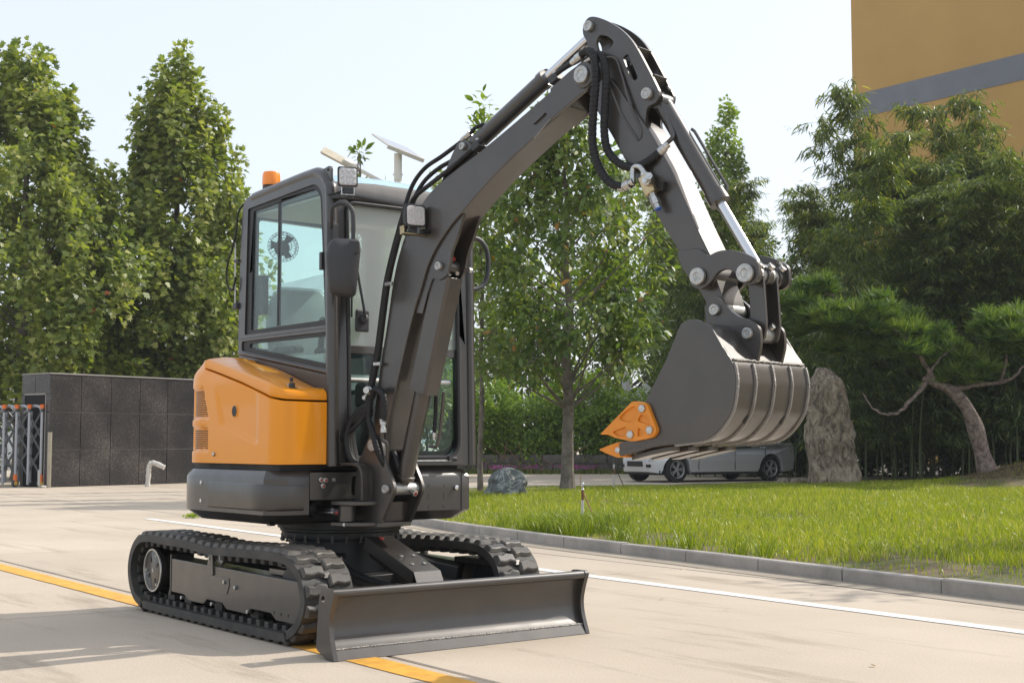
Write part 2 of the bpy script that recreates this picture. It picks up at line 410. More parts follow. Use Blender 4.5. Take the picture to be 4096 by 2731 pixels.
def nz(x, y, f, ph): return .5+.5*np.sin(x*f+ph+1.7*np.sin(y*f*.7+ph))*np.sin(y*f*1.3-ph+1.3*np.sin(x*f*.6))
x, y = lawn_scatter(250000, 8.5, 33, 1.0)
z = lawn_z(x, y); pa = nz(x, y, .9, 1.3)*.6 + nz(x, y, 2.7, .4)*.4
dk = np.full(x.shape, 1e9)
for a, b in zip(KFA[:-1], KFA[1:]):
    ab = b-a; t = np.clip(((x-a[0])*ab[0]+(y-a[1])*ab[1])/(ab@ab), 0, 1); dk = np.minimum(dk, np.hypot(x-a[0]-t*ab[0], y-a[1]-t*ab[1]))
rm = np.hypot(x-MOUND.x, y-MOUND.y)
bare = (((dk < 1.1) & (x > -4.0) & (pa < .56)) | ((pa < .17) & (x > -8)) | ((dk < .25) & (x > -3.5) & (pa < .62))) & (RNG.uniform(0, 1, len(x)) < .80) | ((rm < 1.7) & (RNG.uniform(0, 1, len(x)) < .86))
x, y, z, pa, dk = x[~bare], y[~bare], z[~bare], pa[~bare], dk[~bare]
n = len(x); h = RNG.uniform(.05, .15, n)*(.45+.85*pa)*np.clip((x+17.6)/5, .45, 1)*np.where(dk < .9, .55+.45*dk/.9, 1); tint = np.clip(RNG.normal(.5, .2, n)+.25*(pa-.5), 0, 1); tint[RNG.uniform(0, 1, n) < .035] = 1
gm = blades('lawn_grass', x, y, z, h, RNG.uniform(.003, .0055, n), h*RNG.uniform(.15, .75, n), tint, GR)
tag(link('lawn_grass', gm), 'bright green unmown grass covering the lawn behind the kerb', 'grass', kind='stuff')
# rank tufts around the sprinkler and over the kerb
SPR = site(.80, 15.6)
def tuft_pts(cx, cy, r, n): a = RNG.uniform(0, 2*pi, n); q = r*np.sqrt(RNG.uniform(0, 1, n)); return cx+q*np.cos(a), cy+q*np.sin(a)
tx, ty = [], []
for cx, cy, r, n in [(SPR.x+.1, SPR.y-.35, .62, 1500), (SPR.x+.5, SPR.y-.5, .5, 700)] + [(*kf[i], .16, 110) for i in (34, 41, 47, 49, 52, 55, 56, 58, 59, 61, 62)]:
    a, b = tuft_pts(cx, cy+.06, r, n); tx.append(a); ty.append(b)
tx, ty = np.concatenate(tx), np.concatenate(ty); tz = np.where(inside(tx, ty, LAWNP), lawn_z(tx, ty), .10); k = inside(tx, ty-.06, LAWNP); tx, ty, tz = tx[k], ty[k], tz[k]; n = len(tx); h = RNG.uniform(.16, .34, n)
tm = blades('long_grass', tx, ty, tz, h, RNG.uniform(.003, .005, n), h*RNG.uniform(.4, 1.2, n), RNG.uniform(0, .55, n), GR)
tag(link('long_grass', tm), 'long dark grass tufts leaning over the kerb and sprinkler foot', 'grass', kind='stuff')

# kerb stones
KB_ = empty('kerb', (*kf[40], 0)); tag(KB_, kind='structure')
KM = mat('kerb_concrete', (.40, .365, .33), .85, col2=(.27, .25, .225), vscale=2.2, bump=.4, bscale=40)
kc = [Vector((a, b, 0)) for a, b in kf]; Ls = [0]
for a, b in zip(kc, kc[1:]): Ls.append(Ls[-1]+(b-a).length)
def kat(s):
    k = max(1, min(int(np.searchsorted(Ls, s)), len(Ls)-1)); t = (s-Ls[k-1])/max(Ls[k]-Ls[k-1], 1e-9); return kc[k-1].lerp(kc[k], t)
s = 0
while s < Ls[-1]-1.0:
    e = s+1.0; rg = []
    for q in range(4):
        a = kat(s+.006+(e-s-.012)*q/3); d = (kat(s+.01+(e-s)*q/3+.05)-kat(s-.05+(e-s)*q/3)).normalized(); nn = Vector((-d.y, d.x, 0)); a = a - nn*.07
        rg.append([a + nn*w_ + Vector((0, 0, z)) for w_, z in ((-.055, -.03), (-.055, .095), (-.045, .107), (.045, .107), (.055, .097), (.055, -.03))])
    MB().loft(rg).build('kerb_stone', KM, KB_, bevel=.004, seg=1, loc=(-kf[40][0], -kf[40][1], random.uniform(-.006, .004)))
    s = e
m = MB(); rg = []      # gutter strip in front of the kerb
for i in range(0, 200):
    a = kat(Ls[-1]*i/199); b = kat(min(Ls[-1]*i/199+.05, Ls[-1]-.001)); d = (b-a).normalized() if (b-a).length > 1e-6 else d; nn = Vector((-d.y, d.x, 0)); rg.append([a - nn*.125 + Vector((0, 0, .005)), a - nn*.40 + Vector((0, 0, .004))])
m.loft(rg, closed=False, cap=False); m.build('gutter_strip', ground_mat('gutter_concrete', (.30, .26, .21), (.38, .33, .265), (.7, .68, .65), scale=1.2), PAV, flat=True)

# straw mulch on the mound
n = 5000; a, q = RNG.uniform(0, 2*pi, n), 1.5*np.sqrt(RNG.uniform(0, 1, n)); x, y = MOUND.x+q*np.cos(a), MOUND.y+q*np.sin(a); z = lawn_z(x, y)+RNG.uniform(.0, .03, n)
STRAW = leaf_mat('dry_straw', [(0, (.16, .10, .05)), (.5, (.27, .18, .10)), (1, (.36, .27, .16))], .15, .7, (1, 1, 1))
sm = blades('straw_mulch', x, y, z, RNG.uniform(.01, .05, n), RNG.uniform(.004, .008, n), RNG.uniform(.1, .3, n), RNG.uniform(0, 1, n), STRAW)
tag(link('straw_mulch', sm), 'dry brown straw heaped on the mound at the pine foot', 'straw', kind='stuff')

# ================================================================== VEGETATION
LEAF_MAPLE = ([(0, 0), (.30, .10), (.50, .32), (.26, .42), (.34, .74), (.10, .66), (0, 1.0), (-.10, .66), (-.34, .74), (-.26, .42), (-.50, .32), (-.30, .10)], )
LEAF_OVAL = ([(0, 0), (.17, .18), (.24, .45), (.17, .75), (0, 1.0), (-.17, .75), (-.24, .45), (-.17, .18)], )
LEAF_LANCE = ([(0, 0), (.075, .28), (.06, .62), (0, 1.0), (-.06, .62), (-.075, .28)], )
def leaves(name, P, D, Nn, size, shape, tint, mt_, fold=.18, droop=.15):
    """one polygon per leaf: P base, D axis, Nn face normal"""
    sh = np.array(shape[0]); k = len(sh); n = len(P)
    D = D/np.linalg.norm(D, axis=1, keepdims=True); S = np.cross(D, Nn); S /= np.linalg.norm(S, axis=1, keepdims=True)+1e-9; U = np.cross(S, D)
    V = P[:, None, :] + (D[:, None, :]*sh[None, :, 1, None] + S[:, None, :]*sh[None, :, 0, None] + U[:, None, :]*(fold*np.abs(sh[None, :, 0, None]) - droop*sh[None, :, 1, None]**2))*size[:, None, None]
    idx = np.arange(n*k).reshape(n, k)
    return mesh_np(name, V.reshape(-1, 3), [idx], np.repeat(tint, k), mt_)
def unit(n): v = RNG.normal(0, 1, (n, 3)); return v/np.linalg.norm(v, axis=1, keepdims=True)
BARK = mat('bark_grey', (.19, .165, .135), .9, col2=(.085, .072, .058), vscale=7, bump=.8, bscale=25)
BARK_D = mat('bark_dark', (.085, .066, .050), .9, col2=(.045, .035, .028), vscale=8, bump=.9, bscale=22)
def tree(name, base, label, height, trunk_r, crown, nclump, per, shape, lsize, mt_, csz=(.34, .45), bark=None, group=None, cat='tree', lean=(0, 0), nbranch=46, clear=.18, up=.35, red=0.0, seed=1, hollow=.45, droopy=.0, tvar=.16, jit=.0):
    """crown(h, a): crown radius at height fraction h (0..1 of the crown) and azimuth a"""
    rs = np.random.default_rng(seed); T = empty(name, base); tag(T, label, cat, group)
    zc0 = height*clear
    tp = [Vector((lean[0]*(i/8)**1.3 + rs.normal(0, .03)*(i > 0), lean[1]*(i/8)**1.3 + rs.normal(0, .03)*(i > 0), height*.93*i/8)) for i in range(9)]
    tc = curve(tp, 4); bm_ = MB(); bm_.tube(tc, lambda t: trunk_r*(1-t)**.8*(1+.35*math.exp(-t*30))+.008, 10)
    # clump centres
    hh = rs.beta(1.15, 1.45, nclump*2)
    C = []
    for h in hh:
        a = rs.uniform(0, 2*pi); R = crown(h, a); q = R*(hollow+(1-hollow)*sqrt(rs.uniform(0, 1)))*(1+rs.normal(0, jit)); z = zc0+(height-zc0)*h
        i = min(int(z/(height*.93)*32), 32); ax = tc[max(0, i)]
        C.append((ax.x+q*cos(a), ax.y+q*sin(a), z, q/max(R, .01)))
        if len(C) >= nclump: break
    C = np.array(C)
    for j in rs.choice(len(C), min(nbranch, len(C)), replace=False):
        c = Vector(C[j, :3]); zb = max(zc0*.75, c.z - (.25+up)*(Vector((c.x, c.y)).length) - rs.uniform(.1, .5)); i = max(0, min(int(zb/(height*.93)*32), 32)); s0 = tc[i]
        mid = s0.lerp(c, .5) + Vector((rs.normal(0, .08), rs.normal(0, .08), -.05))
        r0 = max(.012, trunk_r*.32*(1-zb/height)); bm_.tube(curve([s0, mid, c], 4), lambda t, r0=r0: r0*(1-t)+.004, 5)
    bm_.build('trunk', bark or BARK, T, recalc=False)
    n = nclump*per; ci = rs.integers(0, len(C), n)
    g = rs.normal(0, 1, (n, 3)); g /= np.linalg.norm(g, axis=1, keepdims=True); rad = rs.uniform(0, 1, n)**.45
    P = C[ci, :3] + g*(rad[:, None])*np.array([csz[0], csz[0], csz[1]])
    out = np.stack([P[:, 0], P[:, 1], np.full(n, .3)], 1); out /= np.linalg.norm(out, axis=1, keepdims=True)
    D = g*.7 + out*.5 + rs.normal(0, .5, (n, 3)); D[:, 2] -= .25+droopy
    Nn = out*.6 + np.array([0, 0, .8]) + rs.normal(0, .45, (n, 3))
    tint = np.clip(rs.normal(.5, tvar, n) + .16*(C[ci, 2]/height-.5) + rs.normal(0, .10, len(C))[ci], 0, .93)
    if red: tint[rs.uniform(0, 1, n) < red] = 1.0
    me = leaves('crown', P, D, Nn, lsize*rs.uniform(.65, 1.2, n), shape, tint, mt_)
    link('crown', me, T); return T
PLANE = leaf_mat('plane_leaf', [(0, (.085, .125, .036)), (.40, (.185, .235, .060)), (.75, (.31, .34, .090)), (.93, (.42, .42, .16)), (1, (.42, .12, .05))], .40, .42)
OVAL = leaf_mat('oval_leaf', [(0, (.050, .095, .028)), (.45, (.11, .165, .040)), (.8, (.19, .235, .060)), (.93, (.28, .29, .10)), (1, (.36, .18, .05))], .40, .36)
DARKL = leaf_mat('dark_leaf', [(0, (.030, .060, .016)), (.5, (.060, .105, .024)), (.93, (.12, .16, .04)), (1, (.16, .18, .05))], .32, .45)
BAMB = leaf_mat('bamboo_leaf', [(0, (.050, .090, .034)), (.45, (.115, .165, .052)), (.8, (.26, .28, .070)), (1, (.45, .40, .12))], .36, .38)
BRIGHT = leaf_mat('yellow_green_leaf', [(0, (.09, .155, .018)), (.5, (.18, .26, .030)), (.93, (.27, .33, .055)), (1, (.44, .15, .05))], .42, .40)  # bright yellow-green leaf colours
HEDGE = leaf_mat('hedge_leaf', [(0, (.090, .17, .022)), (.5, (.19, .29, .038)), (1, (.33, .41, .07))], .34, .40)

def cone_crown(R, top=.06, lob=.18, ph=0.0):
    def f(h, a):
        base = R*(.55+.45*min(h/.22, 1)) if h < .22 else R*(top+(1-top)*(1-((h-.22)/.78)**1.35))
        return base*(1+lob*sin(3*a+ph+4*h)*cos(2*a-ph)+.55*lob*noise.noise(Vector((2.2*cos(a)+ph, 2.2*sin(a), 7*h)))*2)
    return f
def ball_crown(R, ph=0.0, lob=.2):
    def f(h, a): return R*max(.25, sqrt(max(0, 1-(1.9*(h-.42))**2)))*(1+lob*sin(3*a+ph+5*h))
    return f
G1 = 'broadleaf trees behind the gate wall'
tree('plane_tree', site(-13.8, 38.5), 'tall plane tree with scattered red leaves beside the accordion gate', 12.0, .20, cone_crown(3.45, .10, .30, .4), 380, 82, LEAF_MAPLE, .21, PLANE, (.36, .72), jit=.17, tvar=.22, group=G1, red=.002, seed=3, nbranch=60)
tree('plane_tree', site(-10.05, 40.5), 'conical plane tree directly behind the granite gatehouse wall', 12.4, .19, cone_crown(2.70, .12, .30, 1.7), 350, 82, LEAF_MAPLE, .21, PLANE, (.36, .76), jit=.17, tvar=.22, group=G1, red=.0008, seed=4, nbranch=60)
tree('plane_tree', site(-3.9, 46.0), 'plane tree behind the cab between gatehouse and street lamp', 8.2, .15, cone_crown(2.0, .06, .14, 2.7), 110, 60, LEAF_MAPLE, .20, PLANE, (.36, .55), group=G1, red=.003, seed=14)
for k, (r, d, hgt) in enumerate(((-16.5, 41, 3.4), (-12.0, 41.5, 3.4), (-8.4, 42.5, 3.2))):
    tree('understorey_shrub', site(r, d), ['leafy dark shrub left of the plane tree behind the accordion gate', 'leafy dark shrub between the two plane trees behind the wall', 'leafy dark shrub right behind the conical plane tree trunk'][k], hgt, .06, ball_crown(1.5, k), 70, 60, LEAF_OVAL, .13, DARKL, (.35, .35), cat='shrub', group='shrubs behind the gate wall', seed=20+k, clear=.05, nbranch=20)
# young broadleaf tree on the lawn
tree('lawn_tree', site(1.05, 26.0, .20), 'young broadleaf tree with bare grey trunk on the lawn by the boulder', 7.3, .115, lambda h, a: (1.95*max(.12, sqrt(max(0, 1-(1.75*(h-.36))**2))) if h < .62 else 1.55*(1-(h-.62)/.42))*(1+.22*sin(3*a+1)), 210, 44, LEAF_OVAL, .175, OVAL, (.34, .40), seed=5, clear=.30, nbranch=60, red=.008, droopy=.25, hollow=.3)
# trees beyond the hedge
G2 = 'trees beyond the hedge'
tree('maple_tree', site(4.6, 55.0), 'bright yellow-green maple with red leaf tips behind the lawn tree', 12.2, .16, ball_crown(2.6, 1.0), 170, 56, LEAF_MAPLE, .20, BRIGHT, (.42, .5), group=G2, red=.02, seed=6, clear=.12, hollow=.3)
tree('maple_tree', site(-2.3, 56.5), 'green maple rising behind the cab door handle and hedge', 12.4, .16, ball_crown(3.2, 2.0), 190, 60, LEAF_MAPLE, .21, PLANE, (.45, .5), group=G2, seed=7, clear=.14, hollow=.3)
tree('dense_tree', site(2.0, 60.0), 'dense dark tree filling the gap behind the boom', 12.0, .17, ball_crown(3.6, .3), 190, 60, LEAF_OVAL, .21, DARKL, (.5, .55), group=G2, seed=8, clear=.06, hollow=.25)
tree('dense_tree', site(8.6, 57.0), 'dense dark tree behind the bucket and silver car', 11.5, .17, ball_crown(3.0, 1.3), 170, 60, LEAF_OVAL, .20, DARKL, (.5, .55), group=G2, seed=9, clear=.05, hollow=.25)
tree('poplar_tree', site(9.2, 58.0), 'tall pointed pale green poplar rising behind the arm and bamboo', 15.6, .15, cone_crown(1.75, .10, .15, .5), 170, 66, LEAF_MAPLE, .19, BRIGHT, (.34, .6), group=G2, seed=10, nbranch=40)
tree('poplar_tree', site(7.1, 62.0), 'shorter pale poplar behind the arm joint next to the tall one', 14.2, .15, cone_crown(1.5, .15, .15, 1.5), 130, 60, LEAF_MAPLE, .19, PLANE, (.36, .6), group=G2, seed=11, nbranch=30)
tree('sapling', site(-3.12, 27.5), 'thin leafy sapling tip standing above the cab roof beside the lamp head', 7.35, .045, lambda h, a: .30*(1.1-h), 26, 14, LEAF_OVAL, .19, OVAL, (.16, .20), seed=12, clear=.45, nbranch=24)
tree('sapling', site(-2.85, 31.5), 'small sapling top just left of the lamp pole', 7.3, .04, lambda h, a: .32*(1.1-h), 22, 16, LEAF_OVAL, .16, OVAL, (.18, .2), seed=13, clear=.5, nbranch=18)
tree('sapling', site(-.62, 27.0), 'pale slender sapling reaching above the boom hoses', 8.05, .05, lambda h, a: .62*(1.15-h), 46, 22, LEAF_OVAL, .20, BRIGHT, (.22, .28), seed=15, clear=.42, nbranch=30)
# a roadside tree outside the frame whose shade dapples the concrete
tree('roadside_tree', (2.7, 11.2, .15), 'roadside tree on the lawn beyond the kerb', 6.2, .11, ball_crown(1.6, .3), 70, 34, LEAF_OVAL, .17, OVAL, (.36, .36), seed=16, clear=.45, nbranch=40)

# hedge shrubs and the low wall and flowers in front of them
for k in range(9):
    r = -4.6+1.75*k+random.uniform(-.15, .15)
    nm = ['hedge shrub behind the cab door pillar', 'hedge shrub just right of the cab, left of the boulder', 'tall pale hedge shrub behind the veined boulder', 'hedge shrub behind the grey lawn tree trunk', 'hedge shrub between lawn tree trunk and bucket teeth', 'hedge shrub right behind the bucket teeth', 'hedge shrub behind the front of the silver car', 'hedge shrub behind the doors of the silver car', 'hedge shrub behind the rear of the silver car'][k]
    tree('hedge_shrub', site(r, 48.2+random.uniform(-.2, .3)), nm, 3.10+.35*sin(k*2.1)+(.4 if k in (1, 2) else 0), .05, lambda h, a: 1.25*(1-.3*h**3), 150, 60, LEAF_OVAL, .16, HEDGE, (.33, .33), cat='shrub', group='hedge shrubs along the far road', seed=30+k, clear=.08, nbranch=24, hollow=.5)
LW = empty('low_wall', site(2, 47.0)); tag(LW, 'low rough grey block wall at the foot of the hedge', 'wall'); LW.rotation_euler = (0, 0, LA)
WM = mat('rough_block', (.17, .155, .135), .9, col2=(.09, .08, .07), vscale=4, bump=.8, bscale=20)
for k in range(22):
    for j in range(2):
        x0 = -8+.74*k+.37*j; MB().box((x0+.008, random.uniform(-.13, -.11), .02+j*.31), (x0+.732, .12, .02+j*.31+.30)).build('wall_block', WM, LW, bevel=.02, seg=1)
n = 2600; r = RNG.uniform(-7, 8, n); d = RNG.uniform(45.6, 46.5, n); x = CAM.x+RGT.x*r+FWD.x*d; y = CAM.y+RGT.y*r+FWD.y*d
VERGE = leaf_mat('verge_plants', [(0, (.05, .09, .02)), (.6, (.12, .16, .03)), (1, (.24, .22, .06))], .3)
vm = blades('verge_plants', x, y, np.zeros(n), RNG.uniform(.10, .26, n), RNG.uniform(.012, .022, n), RNG.uniform(.02, .1, n), RNG.uniform(0, 1, n), VERGE)
tag(link('verge_plants', vm), 'green verge plants along the far edge of the road', 'plants', kind='stuff')
n = 420; cl = RNG.choice([-4.2, -2.9, -.4, .6, 1.9, 2.4], n); r = cl+RNG.normal(0, .25, n); d = RNG.uniform(45.7, 46.3, n)
P = np.stack([CAM.x+RGT.x*r+FWD.x*d, CAM.y+RGT.y*r+FWD.y*d, RNG.uniform(.16, .30, n)], 1)
FLW = leaf_mat('magenta_petal', [(0, (.45, .05, .30)), (1, (.62, .13, .45))], .3, .6, (1, 1, 1))
fm = leaves('verge_flowers', P, unit(n), unit(n), RNG.uniform(.05, .085, n), LEAF_OVAL, RNG.uniform(0, 1, n), FLW)
tag(link('verge_flowers', fm), 'small magenta flowers dotted along the far road edge', 'flowers', kind='stuff')
FB = MB()
for k in range(7):
    a = site(.4+random.uniform(-1.0, 1.4), 46.9, .25+random.uniform(0, .3)); b = a + RGT*random.uniform(-1.4, 1.4) + Vector((0, 0, random.uniform(.2, .9))); FB.tube(curve([a, a.lerp(b, .5) + Vector((0, 0, random.uniform(-.15, .1))), b], 4), .022, 6)
tag(FB.build('fallen_branch', mat('dead_wood', (.24, .15, .09), .9, var=.4)), 'bare brown dead branches lying against the low wall', 'branch')

# bamboo grove
def bamboo_variant(seed, height):
    rs = np.random.default_rng(seed); la = rs.uniform(0, 2*pi); ln = rs.uniform(1.2, 3.0)
    pts = [Vector((ln*cos(la)*(i/9)**2.2, ln*sin(la)*(i/9)**2.2, height*(i/9)-.5*(i/9)**5)) for i in range(10)]
    c = curve(pts, 4); m = MB(); m.tube(c, lambda t: .026*(1-t)+.004, 6)
    P, D, Nn = [], [], []
    for k in range(190):
        f = .15+.85*rs.uniform(0, 1)**.80; b = c[min(int(f*36), 36)]; a = rs.uniform(0, 2*pi); L = rs.uniform(.4, 1.5)*(1.15-.70*f*f); dr = Vector((cos(a), sin(a), rs.uniform(-.1, .55)))
        e = b + dr*L + Vector((0, 0, -.22*L*L))
        m.tube([b, b.lerp(e, .5) + Vector((0, 0, .05)), e], .004, 3, caps=False)
        for q in range(7):
            g = rs.uniform(.35, 1.05); p = b.lerp(e, g)
            for _ in range(4):
                aa = a + rs.normal(0, 1.1); P.append(p + Vector(rs.normal(0, .07, 3))); D.append((cos(aa), sin(aa), rs.uniform(-1.0, .15))); Nn.append((rs.normal(0, .4), rs.normal(0, .4), 1))
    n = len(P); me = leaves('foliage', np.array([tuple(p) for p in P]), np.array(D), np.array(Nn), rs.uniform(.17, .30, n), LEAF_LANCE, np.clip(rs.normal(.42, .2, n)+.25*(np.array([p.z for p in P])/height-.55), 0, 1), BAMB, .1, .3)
    cm = bpy.data.meshes.new('culm'); cm.from_pydata(m.v, [], m.f); cm.materials.append(CULM); smooth(cm, 60); return cm, me
CULM = mat('bamboo_culm', (.085, .11, .035), .5, var=.3, vscale=12)
BV = [bamboo_variant(50+k, 9.6) for k in range(5)]
rb = random.Random(5)
k_extra = lambda n: n < 16
spots = []
tries = 0
while len(spots) < 132 and tries < 5000:
    tries += 1; r = 6.7+16*rb.uniform(0, 1)**1.1; d = rb.uniform(32.6, 41.5)
    if k_extra(len(spots)): r, d = rb.uniform(5.4, 9.2), rb.uniform(41.2, 44.5)
    elif r < 9.4 and 34.2 < d < 40.8: continue
    if r < 8.6 and d < 34.0 and rb.random() < .5: continue
    if any((r-a)**2+(d-b)**2 < .5**2 for a, b, _ in spots): continue
    spots.append((r, d, rb.uniform(.84, 1.10)))
where = lambda r, d: ('in front of the car rear' if r < 8.6 and d < 35 else 'behind the car rear' if r < 9.4 else 'behind the tall standing stone' if r < 10.8 else 'behind the leaning pine' if r < 15 else 'under the yellow building') 
for k, (r, d, s_) in enumerate(spots):
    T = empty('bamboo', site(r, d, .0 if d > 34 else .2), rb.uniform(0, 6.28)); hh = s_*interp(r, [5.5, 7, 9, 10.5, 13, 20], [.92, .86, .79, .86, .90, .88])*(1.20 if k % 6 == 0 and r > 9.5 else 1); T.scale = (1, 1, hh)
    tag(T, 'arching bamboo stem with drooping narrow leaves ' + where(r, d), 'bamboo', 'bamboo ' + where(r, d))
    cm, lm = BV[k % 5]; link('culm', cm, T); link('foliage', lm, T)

for k in range(15):
    tree('grove_shrub', site(8.0+1.15*k, 43.6+.3*sin(k*2.3)), 'dark evergreen shrub closing the back of the bamboo grove', 4.2+.5*sin(k*1.9), .05, lambda h, a: 1.35*(1-.3*h**3), 75, 46, LEAF_OVAL, .20, DARKL, (.42, .42), cat='shrub', group='dark shrubs behind the bamboo grove', seed=70+k, clear=.04, nbranch=14, hollow=.4)
# leaning pine on the mound
PT = empty('pine_tree', (PINE.x, PINE.y, .45)); tag(PT, 'leaning old pine with crooked flaky trunk and flat needle pads on the mound', 'tree')
def pl(r, u, f=0.0):      # metres right of, above and behind the pine's foot
    return RGT*r + FWD*f + Vector((0, 0, u))
PBARK = mat('pine_bark', (.26, .20, .17), .95, col2=(.075, .052, .044), vscale=11, bump=1.0, bscale=26)
m = MB(); m.tube(curve([pl(0.04, -0.12), pl(-0.08, 0.29), pl(-0.21, 0.84), pl(-0.38, 1.3), pl(-0.67, 1.67), pl(-1.04, 1.85), pl(-1.32, 1.96)], 6), lambda t: .165*(1-t)**.6*(1+.12*sin(t*22))+.04, 12)
m.build('trunk', PBARK, PT, recalc=False)
for pts, r0 in (([(-1.18, 1.91), (-1.5, 1.62), (-1.87, 1.26), (-2.24, 1.19), (-2.51, 1.35), (-2.74, 1.67)], .05), ([(-0.67, 1.72), (-0.21, 1.81), (0.34, 1.9), (0.66, 2.13), (0.93, 2.5)], .06), ([(-1.04, 1.85), (-1.32, 2.31), (-1.69, 2.77), (-2.42, 3.14), (-3.34, 3.32)], .06), ([(-1.23, 1.96), (-1.04, 2.31), (-0.67, 2.59)], .05), ([(-1.87, 2.86), (-2.79, 3.51), (-3.53, 3.78)], .035), ([(0.34, 1.9), (0.43, 2.4), (0.34, 2.86)], .04)):
    mm = MB(); mm.tube([q + Vector((random.gauss(0, .012), random.gauss(0, .012), random.gauss(0, .016))) for q in curve([pl(*p, .25*i*(1 if pts[0][0] > .6 else -.4)) for i, p in enumerate(pts)], 5)], lambda t, r0=r0: r0*(1-t*.75)*(1+.16*sin(t*31+r0*90)), 8); mm.build('branch', PBARK, PT, recalc=False)
NEED = leaf_mat('pine_needle', [(0, (.030, .075, .018)), (.5, (.095, .165, .032)), (1, (.22, .28, .06))], .32, .45)
pads = [(-3.89, 3.6, .8, .28), (-3.48, 3.92, .5, .25), (-3.3, 3.23, .9, .28), (-2.74, 3.09, .8, .3), (-2.33, 3.37, .7, .3), (-1.87, 2.96, .9, .3), (-1.41, 3.14, .6, .25), (-1.73, 2.59, .5, .2), (-0.72, 2.27, .72, .36), (-0.31, 2.13, .6, .35), (-0.77, 2.59, .6, .4), (-0.58, 2.04, .5, .3), (-1.32, 2.59, .6, .3), (-1.09, 2.31, .5, .25), (0.34, 2.91, .8, .33), (0.7, 2.68, .7, .3), (0.06, 3.09, .5, .25), (-2.88, 2.68, .6, .2), (0.89, 3.14, .7, .3), (-3.99, 3.09, .6, .25)]
P, D, tv = [], [], []
rs = np.random.default_rng(9)
for pr_, pu_, R, hz in pads:
    c = pl(pr_, pu_, rs.uniform(-.7, .5))
    for _ in range(int(62*R)):
        a, q = rs.uniform(0, 2*pi), R*.8*sqrt(rs.uniform(0, 1)); tcn = np.array([c.x+q*cos(a), c.y+q*sin(a), c.z+1.5*hz*(1-(q/R)**2)*rs.uniform(-.4, 1)-.12])
        k = 50; tv.append(np.full(k, rs.normal(0, .16))); g = rs.normal(0, 1, (k, 3)); g /= np.linalg.norm(g, axis=1, keepdims=True); g[:, 2] = np.abs(g[:, 2])*.9+.12; P.append(np.repeat(tcn[None], k, 0)); D.append(g)
P = np.concatenate(P); D = np.concatenate(D); n = len(P)
sh = ([(-.040, 0), (.040, 0), (.016, 1.0), (-.016, 1.0)], )
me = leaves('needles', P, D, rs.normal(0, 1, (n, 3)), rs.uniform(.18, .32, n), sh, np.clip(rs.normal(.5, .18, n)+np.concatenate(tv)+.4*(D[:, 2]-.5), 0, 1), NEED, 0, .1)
link('needles', me, PT)

# ================================================================== STONES
def rock(name, base, label, rad, hgt, seed, mt_, prof, nz_=70, na=90, amp=.12, lean=(0, 0)):
    m = MB(); rg = []; off = Vector((seed*7.3, seed*3.1, seed*1.7))
    for i in range(nz_+1):
        t = i/nz_; row = []
        for k in range(na):
            a = 2*pi*k/na; r = prof(t); p = Vector((rad[0]*r*cos(a), rad[1]*r*sin(a), hgt*t)); q = p*(1.1/max(rad[0], .3)) + off
            big = noise.fractal(q*.8, .9, 2.0, 3); rid = noise.ridged_multi_fractal(Vector((q.x*1.6, q.y*1.6, q.z*.9)), .9, 2.1, 5, 1.0, 2.0)
            f = 1 + amp*big*1.5 + amp*.32*(rid-1.0)
            row.append((p.x*f+lean[0]*t*t, p.y*f+lean[1]*t*t, max(p.z*(1+.05*big*t), 0)))
        rg.append(row)
    m.loft(rg); o = m.build(name, mt_, ang=180); o.location = base; tag(o, label, 'rock'); return o
RK = bpy.data.materials.new('standing_stone'); RK.use_nodes = True; t = RK.node_tree; b = t.nodes['Principled BSDF']
tc = t.nodes.new('ShaderNodeTexCoord'); mp = t.nodes.new('ShaderNodeMapping'); mp.inputs['Scale'].default_value = (2.2, 2.2, 1.1); t.links.new(tc.outputs['Object'], mp.inputs[0])
n1 = t.nodes.new('ShaderNodeTexNoise'); n1.inputs['Scale'].default_value = 2.4; n1.inputs['Detail'].default_value = 9; n1.inputs['Distortion'].default_value = 1.6; n1.inputs['Roughness'].default_value = .68; t.links.new(mp.outputs[0], n1.inputs['Vector'])
cr = t.nodes.new('ShaderNodeValToRGB'); e = cr.color_ramp.elements; e[0].position = .38; e[0].color = (.10, .080, .060, 1); e[1].position = .64; e[1].color = (.50, .42, .32, 1); q = e.new(.5); q.color = (.29, .235, .175, 1); t.links.new(n1.outputs['Fac'], cr.inputs[0]); t.links.new(cr.outputs[0], b.inputs['Base Color']); b.inputs['Roughness'].default_value = .85
bp = t.nodes.new('ShaderNodeBump'); bp.inputs['Strength'].default_value = 1; bp.inputs['Distance'].default_value = .09; t.links.new(n1.outputs['Fac'], bp.inputs['Height']); t.links.new(bp.outputs[0], b.inputs['Normal'])
rock('standing_stone', site(7.35, 31.6, .12), 'tall brown weathered standing stone on the lawn beside the bucket', (.62, .52), 2.66, 4, RK, lambda t: max(.02, (1.0-.08*t)*(1 if t < .50 else (1-((t-.50)/.502)**1.9)**.60)), amp=.13, lean=(-.10, -.16))
VB = bpy.data.materials.new('veined_boulder'); VB.use_nodes = True; t = VB.node_tree; b = t.nodes['Principled BSDF']
tc = t.nodes.new('ShaderNodeTexCoord'); n1 = t.nodes.new('ShaderNodeTexNoise'); n1.inputs['Scale'].default_value = 2.2; n1.inputs['Detail'].default_value = 6; n1.inputs['Distortion'].default_value = 1.2; t.links.new(tc.outputs['Object'], n1.inputs['Vector'])
